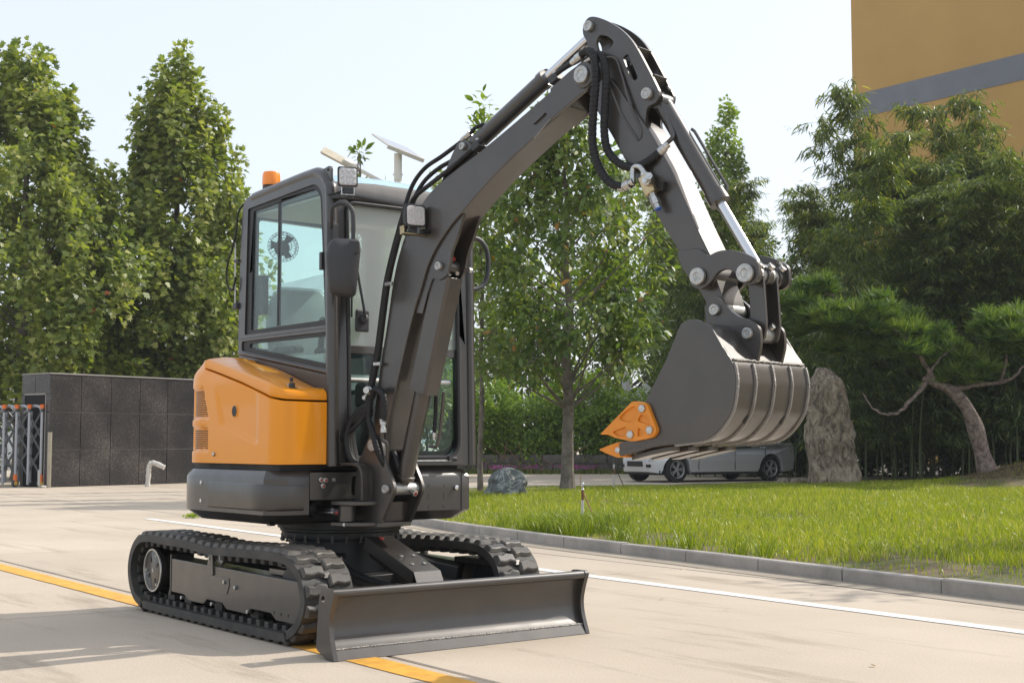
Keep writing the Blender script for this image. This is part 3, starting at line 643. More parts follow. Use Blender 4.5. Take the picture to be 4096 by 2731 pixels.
cr = t.nodes.new('ShaderNodeValToRGB'); e = cr.color_ramp.elements; e[0].position = .465; e[0].color = (.075, .088, .085, 1); e[1].position = .535; e[1].color = (.082, .094, .090, 1); q = e.new(.50); q.color = (.26, .28, .27, 1); t.links.new(n1.outputs['Fac'], cr.inputs[0]); t.links.new(cr.outputs[0], b.inputs['Base Color']); b.inputs['Roughness'].default_value = .6
rock('veined_boulder', site(-.08, 24.6, .16), 'grey-green boulder with white veins lying on the lawn edge', (.42, .38), .46, 8, VB, lambda t: (1-.15*t)*sqrt(max(.004, 1-(t*.995)**2.6)), amp=.26)
for k, (r, d) in enumerate(((6.75, 32.6), (6.95, 32.9), (6.5, 32.9))):
    rock('edge_stone', site(r, d, .08), ['small pale stone at the grass edge behind the car wheel', 'small pale stone against the standing stone foot', 'flat pale stone left of the bamboo stems'][k], (.16, .13), .14, 11+k, RK, lambda t: sqrt(max(.004, 1-t**2)), 20, 24, .3)

# ================================================================== BUILDINGS
# granite-clad gatehouse
GH = empty('gatehouse', site(-10.97, 32.5)); tag(GH, 'black speckled granite gatehouse wall with tiled face and dark doorway', 'wall')
GA = site(-10.97, 32.5); GB = site(-5.6, 39.6); gx = (GB-GA).normalized(); gy = Vector((-gx.y, gx.x, 0))      # along the face, and backwards
if gy.dot(FWD) < 0: gy = -gy
glen = (GB-GA).length; GM = Matrix(((gx.x, gy.x, 0), (gx.y, gy.y, 0), (0, 0, 1)))
def gp_(a, b, z): return gx*a + gy*b + Vector((0, 0, z))
GRA = bpy.data.materials.new('black_granite'); GRA.use_nodes = True; t = GRA.node_tree; b = t.nodes['Principled BSDF']
tc = t.nodes.new('ShaderNodeTexCoord'); oi = t.nodes.new('ShaderNodeObjectInfo')
n1 = t.nodes.new('ShaderNodeTexNoise'); n1.inputs['Scale'].default_value = 24; n1.inputs['Detail'].default_value = 5; n1.inputs['Roughness'].default_value = .8; t.links.new(tc.outputs['Object'], n1.inputs['Vector'])
n2 = t.nodes.new('ShaderNodeTexNoise'); n2.inputs['Scale'].default_value = 1.1; n2.inputs['Detail'].default_value = 5; t.links.new(tc.outputs['Object'], n2.inputs['Vector'])
ad = t.nodes.new('ShaderNodeMath'); ad.operation = 'MULTIPLY_ADD'; ad.inputs[1].default_value = .45; t.links.new(n2.outputs['Fac'], ad.inputs[0]); t.links.new(n1.outputs['Fac'], ad.inputs[2])
cr = t.nodes.new('ShaderNodeValToRGB'); e = cr.color_ramp.elements; e[0].position = .62; e[0].color = (.026, .025, .027, 1); e[1].position = .90; e[1].color = (.14, .12, .11, 1); q = e.new(.76); q.color = (.046, .042, .041, 1)
t.links.new(ad.outputs[0], cr.inputs[0]); t.links.new(cr.outputs[0], b.inputs['Base Color']); b.inputs['Roughness'].default_value = .28
MORT = mat('pale_mortar', (.30, .285, .265), .9); DARK = mat('dark_interior', (.01, .01, .011), .9)
def gbox(a0, a1, b0, b1, z0, z1): return MB().add([gp_(a, b, z) for z in (z0, z1) for a, b in ((a0, b0), (a1, b0), (a1, b1), (a0, b1))], [(3, 2, 1, 0), (4, 5, 6, 7), (0, 1, 5, 4), (1, 2, 6, 5), (2, 3, 7, 6), (3, 0, 4, 7)])
gbox(.03, glen, .03, 1.13, 0, 2.60).build('core', MORT, GH)
for i in range(11):
    for j in range(3):
        a0 = .87*i+.008; a1 = min(.87*(i+1)-.008, glen)
        if a1 <= a0: continue
        gbox(a0, a1, random.uniform(-.002, .002), .028, .895*j+.010, .895*(j+1)-.008).build('granite_tile', GRA, GH, bevel=.003, seg=1)
gbox(-.02, glen, -.02, 1.17, 2.685, 2.715).build('coping', MORT, GH, bevel=.004)
for a, b, z0, z1 in ((.0, .16, 0, .89), (.0, .16, .895, 1.78), (1.02, 1.15, 0, .89), (1.02, 1.15, .895, 1.78), (.0, .6, 2.22, 2.68), (.605, 1.15, 2.22, 2.68), (.0, .16, 1.785, 2.215), (1.02, 1.15, 1.785, 2.215)):
    gbox(-.002, .028, a+.003, b-.003, z0+.004, z1-.002).build('granite_tile', GRA, GH, bevel=.003, seg=1)
gbox(.005, .40, .18, 1.0, 0, 2.19).build('doorway', DARK, GH)
gbox(-.012, .03, .155, .18, 0, 2.23).build('door_jamb', MORT, GH); gbox(-.012, .03, .155, 1.03, 2.195, 2.23).build('door_head', MORT, GH)
# retractable accordion gate
AG = empty('accordion_gate', GA); tag(AG, 'grey metal accordion gate with orange caps and wheels in front of the doorway', 'gate')
gd = (site(-14.5, 33.2)-GA).normalized(); gdp = Vector((-gd.y, gd.x, 0)); st = gd*.30 + gy*.9
GM_ = mat('gate_grey', (.36, .38, .41), .42, .3); GD_ = mat('gate_dark', (.06, .065, .07), .5); OR_ = mat('gate_orange', (.75, .17, .03), .45); YO_ = mat('gate_wheel', (.65, .40, .08), .5)
def gt(i, off, z): return gd*(.12+.33*i) + gy*(.12+off) + Vector((0, 0, z))
for i in range(9):
    MB().cyl(gt(i, 0, .24 if i % 2 == 0 else .06), gt(i, 0, 1.78), .034, n=10).build('gate_post', GM_, AG)
    MB().cyl(gt(i, 0, 1.78), gt(i, 0, 1.86), .042, n=10).build('post_collar', GD_, AG); MB().cyl(gt(i, 0, 1.86), gt(i, 0, 1.96), .040, .062, n=12).build('reflector_cap', OR_, AG)
    MB().cyl(gt(i, .42, .10), gt(i, .42, 1.80), .035, n=8).build('gate_post', GM_, AG)
    MB().tube(curve([gt(i, .02, 1.78), gt(i+.15, .02, 1.90), gt(i+.40, .2, 1.92), gt(i+.6, .42, 1.76)], 5), .034, 8).build('top_hoop', GM_, AG)
    for z0, z1 in ((.30, .85), (.85, 1.40), (1.2, 1.75)):
        MB().beam(gt(i, .03, z0), gt(i+1, .03, z1), .02, .05).build('lattice_bar', GD_, AG); MB().beam(gt(i, .06, z1), gt(i+1, .06, z0), .02, .05).build('lattice_bar', GD_, AG)
    if i % 2 == 0:
        MB().cyl(gt(i, 0, .12), gt(i, 0, .30), .05, n=10).build('wheel_fork', OR_, AG)
        MB().lathe(gt(i, 0, .09)-gy*.04, gy, [(0, .075), (.02, .09), (.06, .09), (.08, .075)], 16).build('wheel', GD_, AG); MB().lathe(gt(i, 0, .09)-gy*.05, gy, [(0, .04), (.012, .055)], 14).build('wheel_hub', YO_, AG)
SP = MB().cyl((0, 0, 0), (0, 0, 1.30), .05, n=14); o = SP.build('guide_post', mat('galvanised_post', (.42, .38, .30), .45, .5, var=.2)); o.location = site(-10.85, 32.2); tag(o, 'slim galvanised guide post at the granite wall corner', 'post')
GU = MB().tube(curve([(0, 0, .42), (.0, 0, .2), (.03, .0, .05), (.3, 0, .02)], 5), .03, 8).build('guard_hoop', MT['interior']); GU.location = site(-11.05, 32.1); GU.rotation_euler = (0, 0, 2.3); tag(GU, 'bent white guard bar on the ground under the gate end', 'guard bar')
m = MB(); m.tube(curve([(0, 0, 0), (.02, 0, .3), (.03, 0, .46), (.07, 0, .56), (.18, 0, .56), (.40, 0, .46)], 6), lambda t: .06+.006*sin(t*45), 12)
o = m.build('bent_pipe', mat('wrapped_white_pipe', (.62, .59, .54), .7, var=.2, vscale=14, bump=.5, bscale=30)); o.location = site(-8.75, 33.0); o.rotation_euler = (0, 0, LA); tag(o, 'bent white wrapped pipe standing before the granite wall', 'pipe')

# white warehouse far behind the trees
WH = empty('warehouse', site(-8, 52)); tag(WH, 'long white corrugated warehouse with blue eaves behind the trees', 'building')
wa, wb = site(-40, 97)-site(-8, 52), site(-6.9, 47)-site(-8, 52); wd = (wb-wa).normalized(); wl = (wb-wa).length; wn = Vector((wd.y, -wd.x, 0))
m = MB(); pts = []
nn_ = int(wl/.25)
for i in range(nn_+1):
    o_ = (.0, .035)[i % 2]; pts.append(wa + wd*(wl*i/nn_) + wn*o_)
m.loft([[p + Vector((0, 0, z)) for p in pts] for z in (0, 6.0)], closed=False, cap=False); m.build('wall_sheet', mat('white_sheet', (.66, .66, .63), .5, var=.08), WH, flat=True)
MB().beam(wa + Vector((0, 0, 6.08)), wb + Vector((0, 0, 6.08)), .5, .22).build('blue_eaves', mat('blue_eaves', (.10, .28, .50), .5), WH)
MB().add([wa + Vector((0, 0, 6.1)), wb + Vector((0, 0, 6.1)), wb - wn*3 + Vector((0, 0, 7.6)), wa - wn*3 + Vector((0, 0, 7.6))], [(0, 1, 2, 3)]).build('roof', mat('roof_sheet', (.5, .52, .53), .5), WH)
MB().beam(wb, wb - wn*3, .05, 12.0).build('end_wall', mat('white_sheet_end', (.66, .66, .63), .5), WH)
# yellow office block, upper right
YB = empty('yellow_building', (-37.2, 52.3, 0)); tag(YB, 'tall ochre yellow rendered building with a grey-blue band', 'building')
MB().box((0, 0, 0), (62, 16, 25)).build('wall', mat('ochre_render', (.47, .285, .085), .85, var=.10, vscale=.25, bump=.1, bscale=3), YB)
zb = 18.35; MB().box((-.02, -.03, zb-.62), (62.02, 0.5, zb+.62)).build('band', mat('greyblue_band', (.17, .18, .205), .8, var=.12, vscale=.6), YB)
MB().box((-.2, -.2, 25), (62.2, 16.2, 25.4)).build('parapet', mat('parapet', (.40, .26, .11), .8), YB)
# pale roofs seen over the hedge
PV2 = empty('small_pavilion', site(4.35, 52)); tag(PV2, 'white gabled kiosk roofs peeping over the hedge', 'kiosk')
for k, dx in enumerate((-.75, .75)):
    b_ = RGT*dx; MB().add([b_ + RGT*x + FWD*y + Vector((0, 0, z)) for y in (0, 1.2) for x, z in ((-.55, 2.75), (0, 3.30), (.55, 2.75), (.45, 2.65), (-.45, 2.65))], [(0, 1, 2, 3, 4), (9, 8, 7, 6, 5), (0, 5, 6, 1), (1, 6, 7, 2), (2, 7, 8, 3), (3, 8, 9, 4), (4, 9, 5, 0)]).build('roof', mat('white_tin', (.66, .66, .64), .5), PV2)
    MB().box((-.45, -.45, 0), (.45, .45, 2.7)).build('body', mat('kiosk_wall', (.4, .4, .38), .7), PV2).location = b_ + FWD*.6
MB().box((-.12, -.12, 2.5), (.12, .12, 3.75)).build('flue', mat('kiosk_flue', (.5, .5, .5), .5), PV2)

# ================================================================== STREET THINGS
SLP = site(-2.53, 30.0); LM = empty('solar_street_lamp', SLP); tag(LM, 'white solar street lamp with tilted panel rising behind the cab', 'street lamp')
WP = mat('lamp_white', (.66, .65, .60), .45)
MB().cyl((0, 0, 0), (0, 0, 6.9), .085, .075, n=16).build('pole', WP, LM); MB().cyl((0, 0, 6.85), (0, 0, 7.45), .088, n=16).build('pole_sleeve', WP, LM)
MB().cyl(-RGT*.11 + Vector((0, 0, 6.98)), RGT*.11 + Vector((0, 0, 6.98)), .02, n=8).build('sleeve_bolt', WP, LM)
pc = Vector((0, 0, 7.60)); pr = (RGT*.368 + FWD*.40 + Vector((0, 0, -.077))).normalized(); pu = (RGT*-.197 + FWD*.214 + Vector((0, 0, .171))); pu = (pu - pr*pu.dot(pr)).normalized(); pn = pr.cross(pu)
pn = pn if pn.z > 0 else -pn
MB().obox(pc, pr, pu, pn, (.55, .34, .022)).build('panel_frame', WP, LM, bevel=.006)
sm_ = mat('solar_cell', (.36, .37, .43), .25, .0, .5)  # pale base colour paints reflected sky light on the cells
for i in range(6):
    for j in range(4):
        MB().obox(pc + pn*.0235 + pr*(-.425+.17*i) + pu*(-.24+.16*j), pr, pu, pn, (.080, .075, .002)).build('solar_cell', sm_, LM)
MB().obox(pc - pu*.345 - pn*.03, pr, pu, pn, (.55, .010, .04)).build('panel_flange', WP, LM)
la_ = Vector((0, 0, 6.62)); lb_ = RGT*-1.66 + FWD*-.2 + Vector((0, 0, 7.50)); le = (lb_-la_).normalized()
hd0 = la_.lerp(lb_, .52)
MB().cyl(la_, hd0, .048, .042, n=12).build('arm', WP, LM); MB().cyl(la_.lerp(lb_, .36) - Vector((0, 0, .25)) + RGT*.1, la_.lerp(lb_, .40), .02, n=8).build('arm_brace', WP, LM)
lu = Vector((0, 0, 1)) - le*le.z; lu.normalize(); lu = (lu*.8 + le.cross(lu)*-.55).normalized(); ls = le.cross(lu)
LH = mat('lamp_head_cream', (.50, .44, .33), .5, var=.2, vscale=6)
m = MB(); m.loft([[hd0 + le*d + ls*(a*w_) + lu*b for a, b in ((-1, -.03), (1, -.03), (1, .02), (-1, .02))] for d, w_ in ((-.02, .05), (.12, .15), (.85, .17), (.90, .14))]); m.build('lamp_head', LH, LM, bevel=.008)
MB().obox(hd0 + le*.22 + lu*.045, le, ls, lu, (.15, .09, .04)).build('lamp_box', WP, LM, bevel=.01)

def sprinkler(base, label, k):
    T = empty('sprinkler', base); tag(T, label, 'sprinkler', None)
    MB().tube(curve([(0, 0, -.15), (-.004, 0, .1), (.0, 0, .26)], 4), .0165*k, 10).build('white_riser', mat('riser_pvc', (.62, .60, .55), .5, var=.2, vscale=20), T)
    MB().cyl((0, 0, .25), (.002, 0, .375), .015*k, n=10).build('rusty_nipple', mat('rusty_pipe', (.22, .10, .045), .8, var=.4, vscale=30), T)
    MB().lathe((.002, 0, .37), (0, 0, 1), [(0, .018*k), (.012, .019*k), (.02, .012*k), (.045, .013*k), (.05, .020*k), (.075, .018*k), (.085, .010*k)], 12).build('nozzle_head', MT['zinc'], T)
    MB().tube([(.0, 0, .43), (-.028, .0, .44), (-.026, 0, .475), (.0, 0, .48), (.024, 0, .47), (.026, 0, .43)], .004*k, 6).build('swing_arm', MT['zinc'], T)
    return T
sprinkler((SPR.x, SPR.y, .16), 'chrome-headed lawn sprinkler on a white pipe in long grass near the kerb', 1.0)
st_ = MB(); st_.tube(curve([(.0, 0, .36), (.05, .03, .24), (.14, .08, .02)], 4), .009, 6); st_.tube([(-.01, .0, .34), (-.035, 0, .44), (-.03, 0, .56)], .006, 5)
o = st_.build('dry_cane', mat('dry_cane', (.38, .22, .10), .8)); o.location = (SPR.x, SPR.y, .16); tag(o, 'dry brown cane tied to the near lawn sprinkler', 'cane')
sprinkler(site(2.15, 29.0, .13), 'dark-topped lawn sprinkler standing by the front wheel of the car', 1.3)
tag(st_.build('dry_cane', mat('dark_cane', (.06, .05, .04), .8)), 'dark stake leaning on the sprinkler by the car', 'cane')
for o in COL.objects:
    if o.name.startswith('dry_cane') and o.get('label', '').startswith('dark'): o.location = site(2.2, 29.0, .13)

# silver saloon car
CR = empty('parked_car', (-19.35, 23.00, 0), radians(-7)); tag(CR, 'silver saloon car parked on the far road behind the bucket', 'car')
SIL = mat('silver_paint', (.60, .60, .61), .32, .25, .5, rvar=.05); CGL = mat('car_glass', (.02, .023, .025), .06, 0, .6); TYR = mat('tyre', (.022, .022, .022), .75, bump=.2, bscale=60); ALY = mat('alloy', (.46, .46, .47), .35, .7); TRM = mat('car_trim', (.02, .02, .02), .6)
WB = 1.61; WR = .345
def arch(cy):      # wheel arch outline, front (low y) to rear
    return [(cy - .405*cos(a), max(.20, .345+.405*sin(a))) for a in [pi*k/12 for k in range(13)]]
low = [(-2.30, .28), (-2.34, .52), (-2.30, .70), (-2.18, .84), (-1.20, 1.02), (1.75, 1.06), (2.55, 1.05), (2.68, .96), (2.70, .60), (2.62, .30)]
lower_edge = [(2.05, .24)] + arch(WB)[::-1] + [(1.1, .20), (-1.1, .20)] + arch(-WB)[::-1] + [(-2.06, .24)]
out = low + lower_edge
m = MB(); n_ = len(out); rings = []
for s_, ins in ((-.93, .10), (-.95, .03), (-.955, 0.0), (-.93, 0), (.93, 0), (.955, 0), (.95, .03), (.93, .10)):
    rings.append([(s_*(1 if True else 0) + (math.copysign(.0, s_)), y, z) for y, z in out])
def wid(z): return .90 + .055*math.exp(-((z-.62)/.26)**2) - .05*max(0, z-.85)
m = MB()
ys = [y for y, z in out]; zs2 = [z for y, z in out]
tri = geometry.tessellate_polygon([[Vector((y, z, 0)) for y, z in out]])
tp_ = lambda y: 1-.42*max(0, (-y-1.72)/.62)**2 - .30*max(0, (y-2.0)/.7)**2
vs = [(-wid(z)*tp_(y), y, z) for y, z in out] + [(wid(z)*tp_(y), y, z) for y, z in out]
fs = [tuple(t) for t in tri] + [tuple(i+n_ for i in t[::-1]) for t in tri] + [(i, (i+1) % n_, n_+(i+1) % n_, n_+i) for i in range(n_)]
m.add(vs, fs); m.build('body', SIL, CR, bevel=.03, seg=3)
m = MB(); m.loft([[(x*.86*k, y, z) for x, y in ((-1, y0), (1, y0), (1, y1), (-1, y1))] for y0, y1, z, k in ((-1.25, 2.15, 1.0, 1.02), (-.55, 1.35, 1.47, .84), (-.42, 1.2, 1.53, .76))]); m.build('cabin', SIL, CR, bevel=.04, seg=3)
for sg in (-1, 1):
    for pts in ([(-.95, 1.08), (.28, 1.08), (.28, 1.44), (-.42, 1.44)], [(.34, 1.08), (1.70, 1.09), (1.15, 1.44), (.34, 1.44)]):
        m = MB(); m.add([(sg*(.885-.30*max(0, z-1.06)), y, z) for y, z in pts] + [(sg*(.865-.30*max(0, z-1.06)), y, z) for y, z in pts], [(0, 1, 2, 3), (7, 6, 5, 4), (0, 4, 5, 1), (1, 5, 6, 2), (2, 6, 7, 3), (3, 7, 4, 0)]); m.build('side_window', CGL, CR)
    for y in (-.93, .31, 1.38): MB().box((min(sg*.94, sg*.960), y, .32), (max(sg*.94, sg*.960), y+.008, 1.0)).build('door_gap', TRM, CR)
    MB().box((min(sg*.90, sg*.93), -1.15, .20), (max(sg*.90, sg*.93), 1.15, .27)).build('sill_trim', TRM, CR, bevel=.01)
    for y in (.12, 1.22): MB().box((min(sg*.93, sg*.975), y, .90), (max(sg*.93, sg*.975), y+.2, .93)).build('door_handle', SIL, CR, bevel=.008)
    MB().lathe((sg*.955, -.90, 1.06), (0, 1, 0), [(-.09, .02), (-.07, .085), (.05, .09), (.08, .07)], 14).build('wing_mirror', SIL, CR)
    MB().box((min(sg*.52, sg*.74), -2.27, .66), (max(sg*.52, sg*.74), -2.02, .79)).build('headlamp', MT['lens'], CR, bevel=.03)
    MB().box((min(sg*.50, sg*.62), -2.35, .40), (max(sg*.50, sg*.62), -2.26, .48)).build('fog_lamp', TRM, CR, bevel=.01)
    MB().box((min(sg*.45, sg*.66), 2.52, .78), (max(sg*.45, sg*.66), 2.69, .93)).build('tail_lamp', MT['red'], CR, bevel=.03)
    for cy in (-WB, WB):
        wx = sg*.80; d = Vector((sg, 0, 0)); c0 = Vector((wx, cy, WR))
        ty = MB().lathe(c0, d, [(-.10, .20), (-.10, .30), (-.07, .338), (.07, .345), (.105, .335), (.115, .30), (.112, .235)], 40, False).build('tyre', TYR, CR)
        m = MB(); m.lathe(c0, d, [(.07, .236), (.108, .236), (.112, .228), (.10, .215), (.03, .205)], 40, False)
        rimo = m.build('wheel_rim', ALY, CR)
        m = MB(); m.lathe(c0, d, [(.05, .06), (.095, .058), (.10, .04)], 18)
        for k in range(10):
            a = 2*pi*k/10 + (.16 if k % 2 else -.16); e_ = Vector((0, cos(2*pi*(k//2)/5+(.17 if k % 2 else -.17)), sin(2*pi*(k//2)/5+(.17 if k % 2 else -.17)))); m.beam(c0 + d*.088 + e_*.045, c0 + d*.090 + e_*.222, .030, .028, up=d)
        m.build('wheel_spokes', ALY, CR, bevel=.004, seg=1)
        MB().lathe(c0, d, [(-.02, .21), (.02, .205)], 30).build('brake_disc', TRM, CR)
MB().box((-.78, -2.1, .20), (.78, 2.3, .32)).build('underbody', TRM, CR); MB().box((-.70, -1.1, .25), (.70, 1.1, .95)).build('inner_floor', TRM, CR)
for c_ in (-WB, WB): MB().box((-.66, c_-.42, .22), (.66, c_+.42, .80)).build('wheel_well', TRM, CR)
for pts in (((-1.18, 1.04), (-.56, 1.45)), ((2.08, 1.06), (1.38, 1.45))):
    (ya, za), (yb, zb_) = pts; dd = -.015 if ya < 0 else .015
    MB().add([(-.80, ya+dd, za), (.80, ya+dd, za), (.68, yb+dd, zb_), (-.68, yb+dd, zb_)], [(0, 1, 2, 3)]).build('screen', CGL, CR)
MB().box((-.34, -2.36, .42), (.34, -2.3, .56)).build('grille', TRM, CR, bevel=.01)

# weeds in the slab joints, litter of leaves
def weed(p, label, k):
    T = empty('weed', p); tag(T, label, 'plant'); n = 60; a = RNG.uniform(0, 2*pi, n)
    P = np.stack([RNG.normal(0, .10*k, n), RNG.normal(0, .05*k, n), RNG.uniform(0, .03, n)], 1); D = np.stack([np.cos(a), np.sin(a), RNG.uniform(.2, 1.2, n)], 1)
    link('leaves', leaves('leaves', P, D, unit(n)+np.array([0, 0, 1.]), RNG.uniform(.05, .12, n)*k, LEAF_OVAL, RNG.uniform(.4, .93, n), BRIGHT), T)
weed((-10.75, 4.02, 0), 'low yellow-green weed in the joint beside the white line end', .8)
weed((-10.45, 4.38, 0), 'smaller weed just past the white line end', .55)
n = 26; P = np.stack([RNG.uniform(-4, 6, n), RNG.uniform(-3.5, 4.0, n), np.full(n, .006)], 1); a = RNG.uniform(0, 2*pi, n)
tag(link('fallen_leaves', leaves('fallen_leaves', P, np.stack([np.cos(a), np.sin(a), np.full(n, .08)], 1), np.tile([[0, 0, 1.]], (n, 1)), RNG.uniform(.02, .045, n), LEAF_OVAL, RNG.uniform(0, 1, n), STRAW, .2, -.1)), 'small dry leaves scattered on the concrete', 'leaves', kind='stuff')

# thin summer haze in the air between the camera and the far trees
hb = MB().box((-75, -45, -1.2), (45, 85, 26.5)); hm = bpy.data.materials.new('haze_air'); hm.use_nodes = True; t = hm.node_tree; t.nodes.clear()
pvn = t.nodes.new('ShaderNodeVolumePrincipled'); pvn.inputs['Color'].default_value = (.90, .94, 1.0, 1); pvn.inputs['Density'].default_value = .0005; pvn.inputs['Anisotropy'].default_value = .2
ho = t.nodes.new('ShaderNodeOutputMaterial'); t.links.new(pvn.outputs[0], ho.inputs['Volume'])
tag(hb.build('haze', hm, flat=True), 'thin pale summer haze in the air', 'haze', kind='stuff')
# ================================================================== EXCAVATOR
EX = empty('mini_excavator', (0, 0, 0))
tag(EX, 'dark bronze and orange mini excavator with closed cab and raised bucket on rubber tracks', 'excavator')

# ---------------- undercarriage: tracks
TX0, TX1, TZ0, TZ1 = -0.93, 0.93, 0.022, 0.478       # wheel centres, belt bottom / top
def track_path():
    """closed outer line of the belt in (x, z)"""
    p = [(-.80, .022), (.80, .022), (.98, .040), (1.10, .105), (1.165, .205), (1.165, .300), (1.11, .400), (1.00, .462),
         (.85, .484), (.45, .480), (.0, .468), (-.30, .484), (-.62, .486), (-.90, .490), (-1.05, .462), (-1.145, .385),
         (-1.19, .27), (-1.165, .16), (-1.085, .07), (-.96, .03)]
    q = curve([(a, 0, b) for a, b in p], 10, True)
    q.append(q[0]); L = [0]
    for a, b in zip(q, q[1:]): L.append(L[-1] + (b-a).length)
    return q, L
TP, TL = track_path(); TLEN = TL[-1]
def track_at(s):
    s %= TLEN
    i = int(np.searchsorted(TL, s)) ; i = max(1, min(i, len(TL)-1))
    t = (s-TL[i-1])/max(TL[i]-TL[i-1], 1e-9); p = TP[i-1].lerp(TP[i], t)
    d = (TP[i]-TP[i-1]).normalized(); nrm = Vector((d.z, 0, -d.x))   # outward
    return p, d, nrm
def lug_mesh(sgn):
    """one chunky tread pad: u along travel, v across, w outward"""
    m = MB()
    base = [(-.045, .0), (.040, .0), (.050, .060), (.034, .085), (.040, .138), (-.034, .138), (-.040, .085), (-.030, .05)]
    top = [(-.030, .012), (.026, .012), (.034, .062), (.020, .088), (.026, .128), (-.020, .128), (-.026, .088), (-.016, .05)]
    r0 = [(u, sgn*v, -.004) for u, v in base]; r1 = [(u, sgn*v, .023) for u, v in top]
    m.loft([r0, r1])
    me = bpy.data.meshes.new('tread_lug'); me.from_pydata(m.v, [], m.f)
    bm = bmesh.new(); bm.from_mesh(me); bmesh.ops.recalc_face_normals(bm, faces=bm.faces)
    bmesh.ops.bevel(bm, geom=[e for e in bm.edges if e.calc_face_angle(0) > .5], offset=.005, segments=1, affect='EDGES')
    bm.to_mesh(me); bm.free(); me.materials.append(MT['rubber_lug']); smooth(me, 22); return me
LUGS = (lug_mesh(1), lug_mesh(-1))
NL = 50
for side in (-1, 1):
    yc = side*0.635; hw = .148
    m = MB(); rings = []
    N = 220
    for i in range(N):
        p, d, n = track_at(TLEN*i/N)
        a = p; b = p - n*.046
        rings.append([(a.x, yc-hw, a.z), (a.x, yc-hw*.33, a.z), (a.x+n.x*-.006, yc, a.z+n.z*-.006), (a.x, yc+hw*.33, a.z), (a.x, yc+hw, a.z), (b.x, yc+hw, b.z), (b.x, yc-hw, b.z)])
    rings.append(rings[0]); m.loft(rings, cap=False)
    belt = m.build('track_belt', MT['rubber'], EX, ang=25)
    # drive lugs on the inside of the belt
    m = MB()
    for i in range(52):
        p, d, n = track_at(TLEN*(i+.5)/52)
        c = p - n*.060
        for dy in (-.085, .085):
            m.obox((c.x, yc+dy, c.z), d, (0, 1, 0), n, (.024, .022, .018))
    tag(m.build('guide_lugs', MT['rubber'], belt, bevel=.004, seg=1), kind='stuff')
    m = MB()
    for i in range(NL):
        p, d, n = track_at(TLEN*(i+.25)/NL)
        m.obox((p.x+n.x*.003, yc, p.z+n.z*.003), d, (0, 1, 0), n, (.018, .020, .010))
    tag(m.build('metal_core_link', MT['steel_paint'], belt, bevel=.003, seg=1), kind='stuff')
    for i in range(NL):
        for k, off in ((0, 0.0), (1, .5)):
            p, d, n = track_at(TLEN*(i+off)/NL)
            M4 = Matrix(((d.x, 0, n.x, p.x), (d.y, 1, n.y, yc + (-.002 if k else .002)), (d.z, 0, n.z, p.z), (0, 0, 0, 1)))
            link('tread_lug', LUGS[k], belt, mat4=M4)
    # side frame with rollers
    yo = yc + side*.115; yi = yc - side*.09
    def YZ(u, v, wv): return (u, wv, v)
    prof = [(-.575, .36), (1.06, .345), (1.075, .32), (1.075, .155), (1.03, .118), (.80, .118), (.74, .150), (.50, .152), (.45, .118),
            (.20, .118), (.14, .15), (-.06, .152), (-.11, .122), (-.32, .122), (-.38, .152), (-.575, .155)]
    m = MB().plate(prof, [], YZ, yo-side*.14, yo)
    fr = m.build('track_frame', MT['steel_paint'], EX, bevel=.006)
    MB().box((-.585, min(yo-side*.15, yo+side*.004), .135), (-.572, max(yo-side*.15, yo+side*.004), .385)).build('end_flange', MT['steel_paint'], fr, bevel=.003)
    m = MB()
    for bx, bz in ((-.40, .135), (.02, .135), (.48, .135), (.18, .275), (.32, .255), (-.02, .395)):
        m.cyl((bx, yo-side*.01, bz), (bx, yo+side*.014, bz), .013, n=6)
    m.build('bolt', MT['zinc'], fr, bevel=.002, seg=1)
    m = MB()
    for bx in (.78, .86, .94): m.box((bx-.006, yo-.0015, .150), (bx+.006, yo+.0015, .166))
    m.build('slot', MT['black'], fr)
    MB().plate(rounded([(-.055, .30), (.035, .30), (.022, .43), (-.028, .43)], .012), [], YZ, yo-side*.006, yo+side*.010).build('roller_bracket', MT['steel_paint'], fr, bevel=.003)
    MB().plate(rounded([(.03, .30), (.235, .30), (.235, .255), (.205, .205), (.03, .205)], .008), [], YZ, yo-side*.004, yo+side*.004).build('cover_plate', MT['steel_paint'], fr, bevel=.0015)
    MB().box((.62, min(yo-side*.2, yo-side*.05), .352), (1.04, max(yo-side*.2, yo-side*.05), .385)).build('frame_rail', MT['steel_paint'], fr, bevel=.004)
    m = MB().lathe((.04, yc-side*.04, .402), (0, side, 0), [(0, .034), (.10, .034), (.105, .045), (.125, .045), (.13, .036), (.135, .02)], 24)
    m.build('carrier_roller', MT['pin'], EX)
    m = MB().lathe((-.90, yc-side*.10, .262), (0, side, 0), [(0, .17), (.05, .17), (.055, .12), (.16, .115), (.165, .135), (.19, .135), (.196, .125)], 40)
    sp = m.build('drive_sprocket', MT['steel_paint'], EX)
    m = MB()
    for k in range(13):
        a = 2*pi*k/13; m.obox((-.90+.185*cos(a), yc, .262+.185*sin(a)), (cos(a), 0, sin(a)), (0, 1, 0), (-sin(a), 0, cos(a)), (.03, .025, .02))
    m.build('sprocket_tooth', MT['steel_paint'], sp, bevel=.006, seg=1)
    yh = yc + side*.096
    m = MB()
    ring = [(yh*0 + a, r) for a, r in ((0, .136), (.004, .138), (.010, .136), (.010, .126), (.0, .124))]
    m.lathe((-.90, yh-side*.002, .262), (0, side, 0), ring, 40, False); m.build('hub_ring', MT['zinc'], sp)
    m = MB()
    for k in range(4):
        a = 2*pi*k/4+.5; c = (-.90+.075*cos(a), yh, .262+.075*sin(a))
        m.obox(c, (cos(a), 0, sin(a)), (0, 1, 0), (-sin(a), 0, cos(a)), (.016, .0025, .010))
    m.build('hub_recess', MT['black'], sp)
    m = MB()
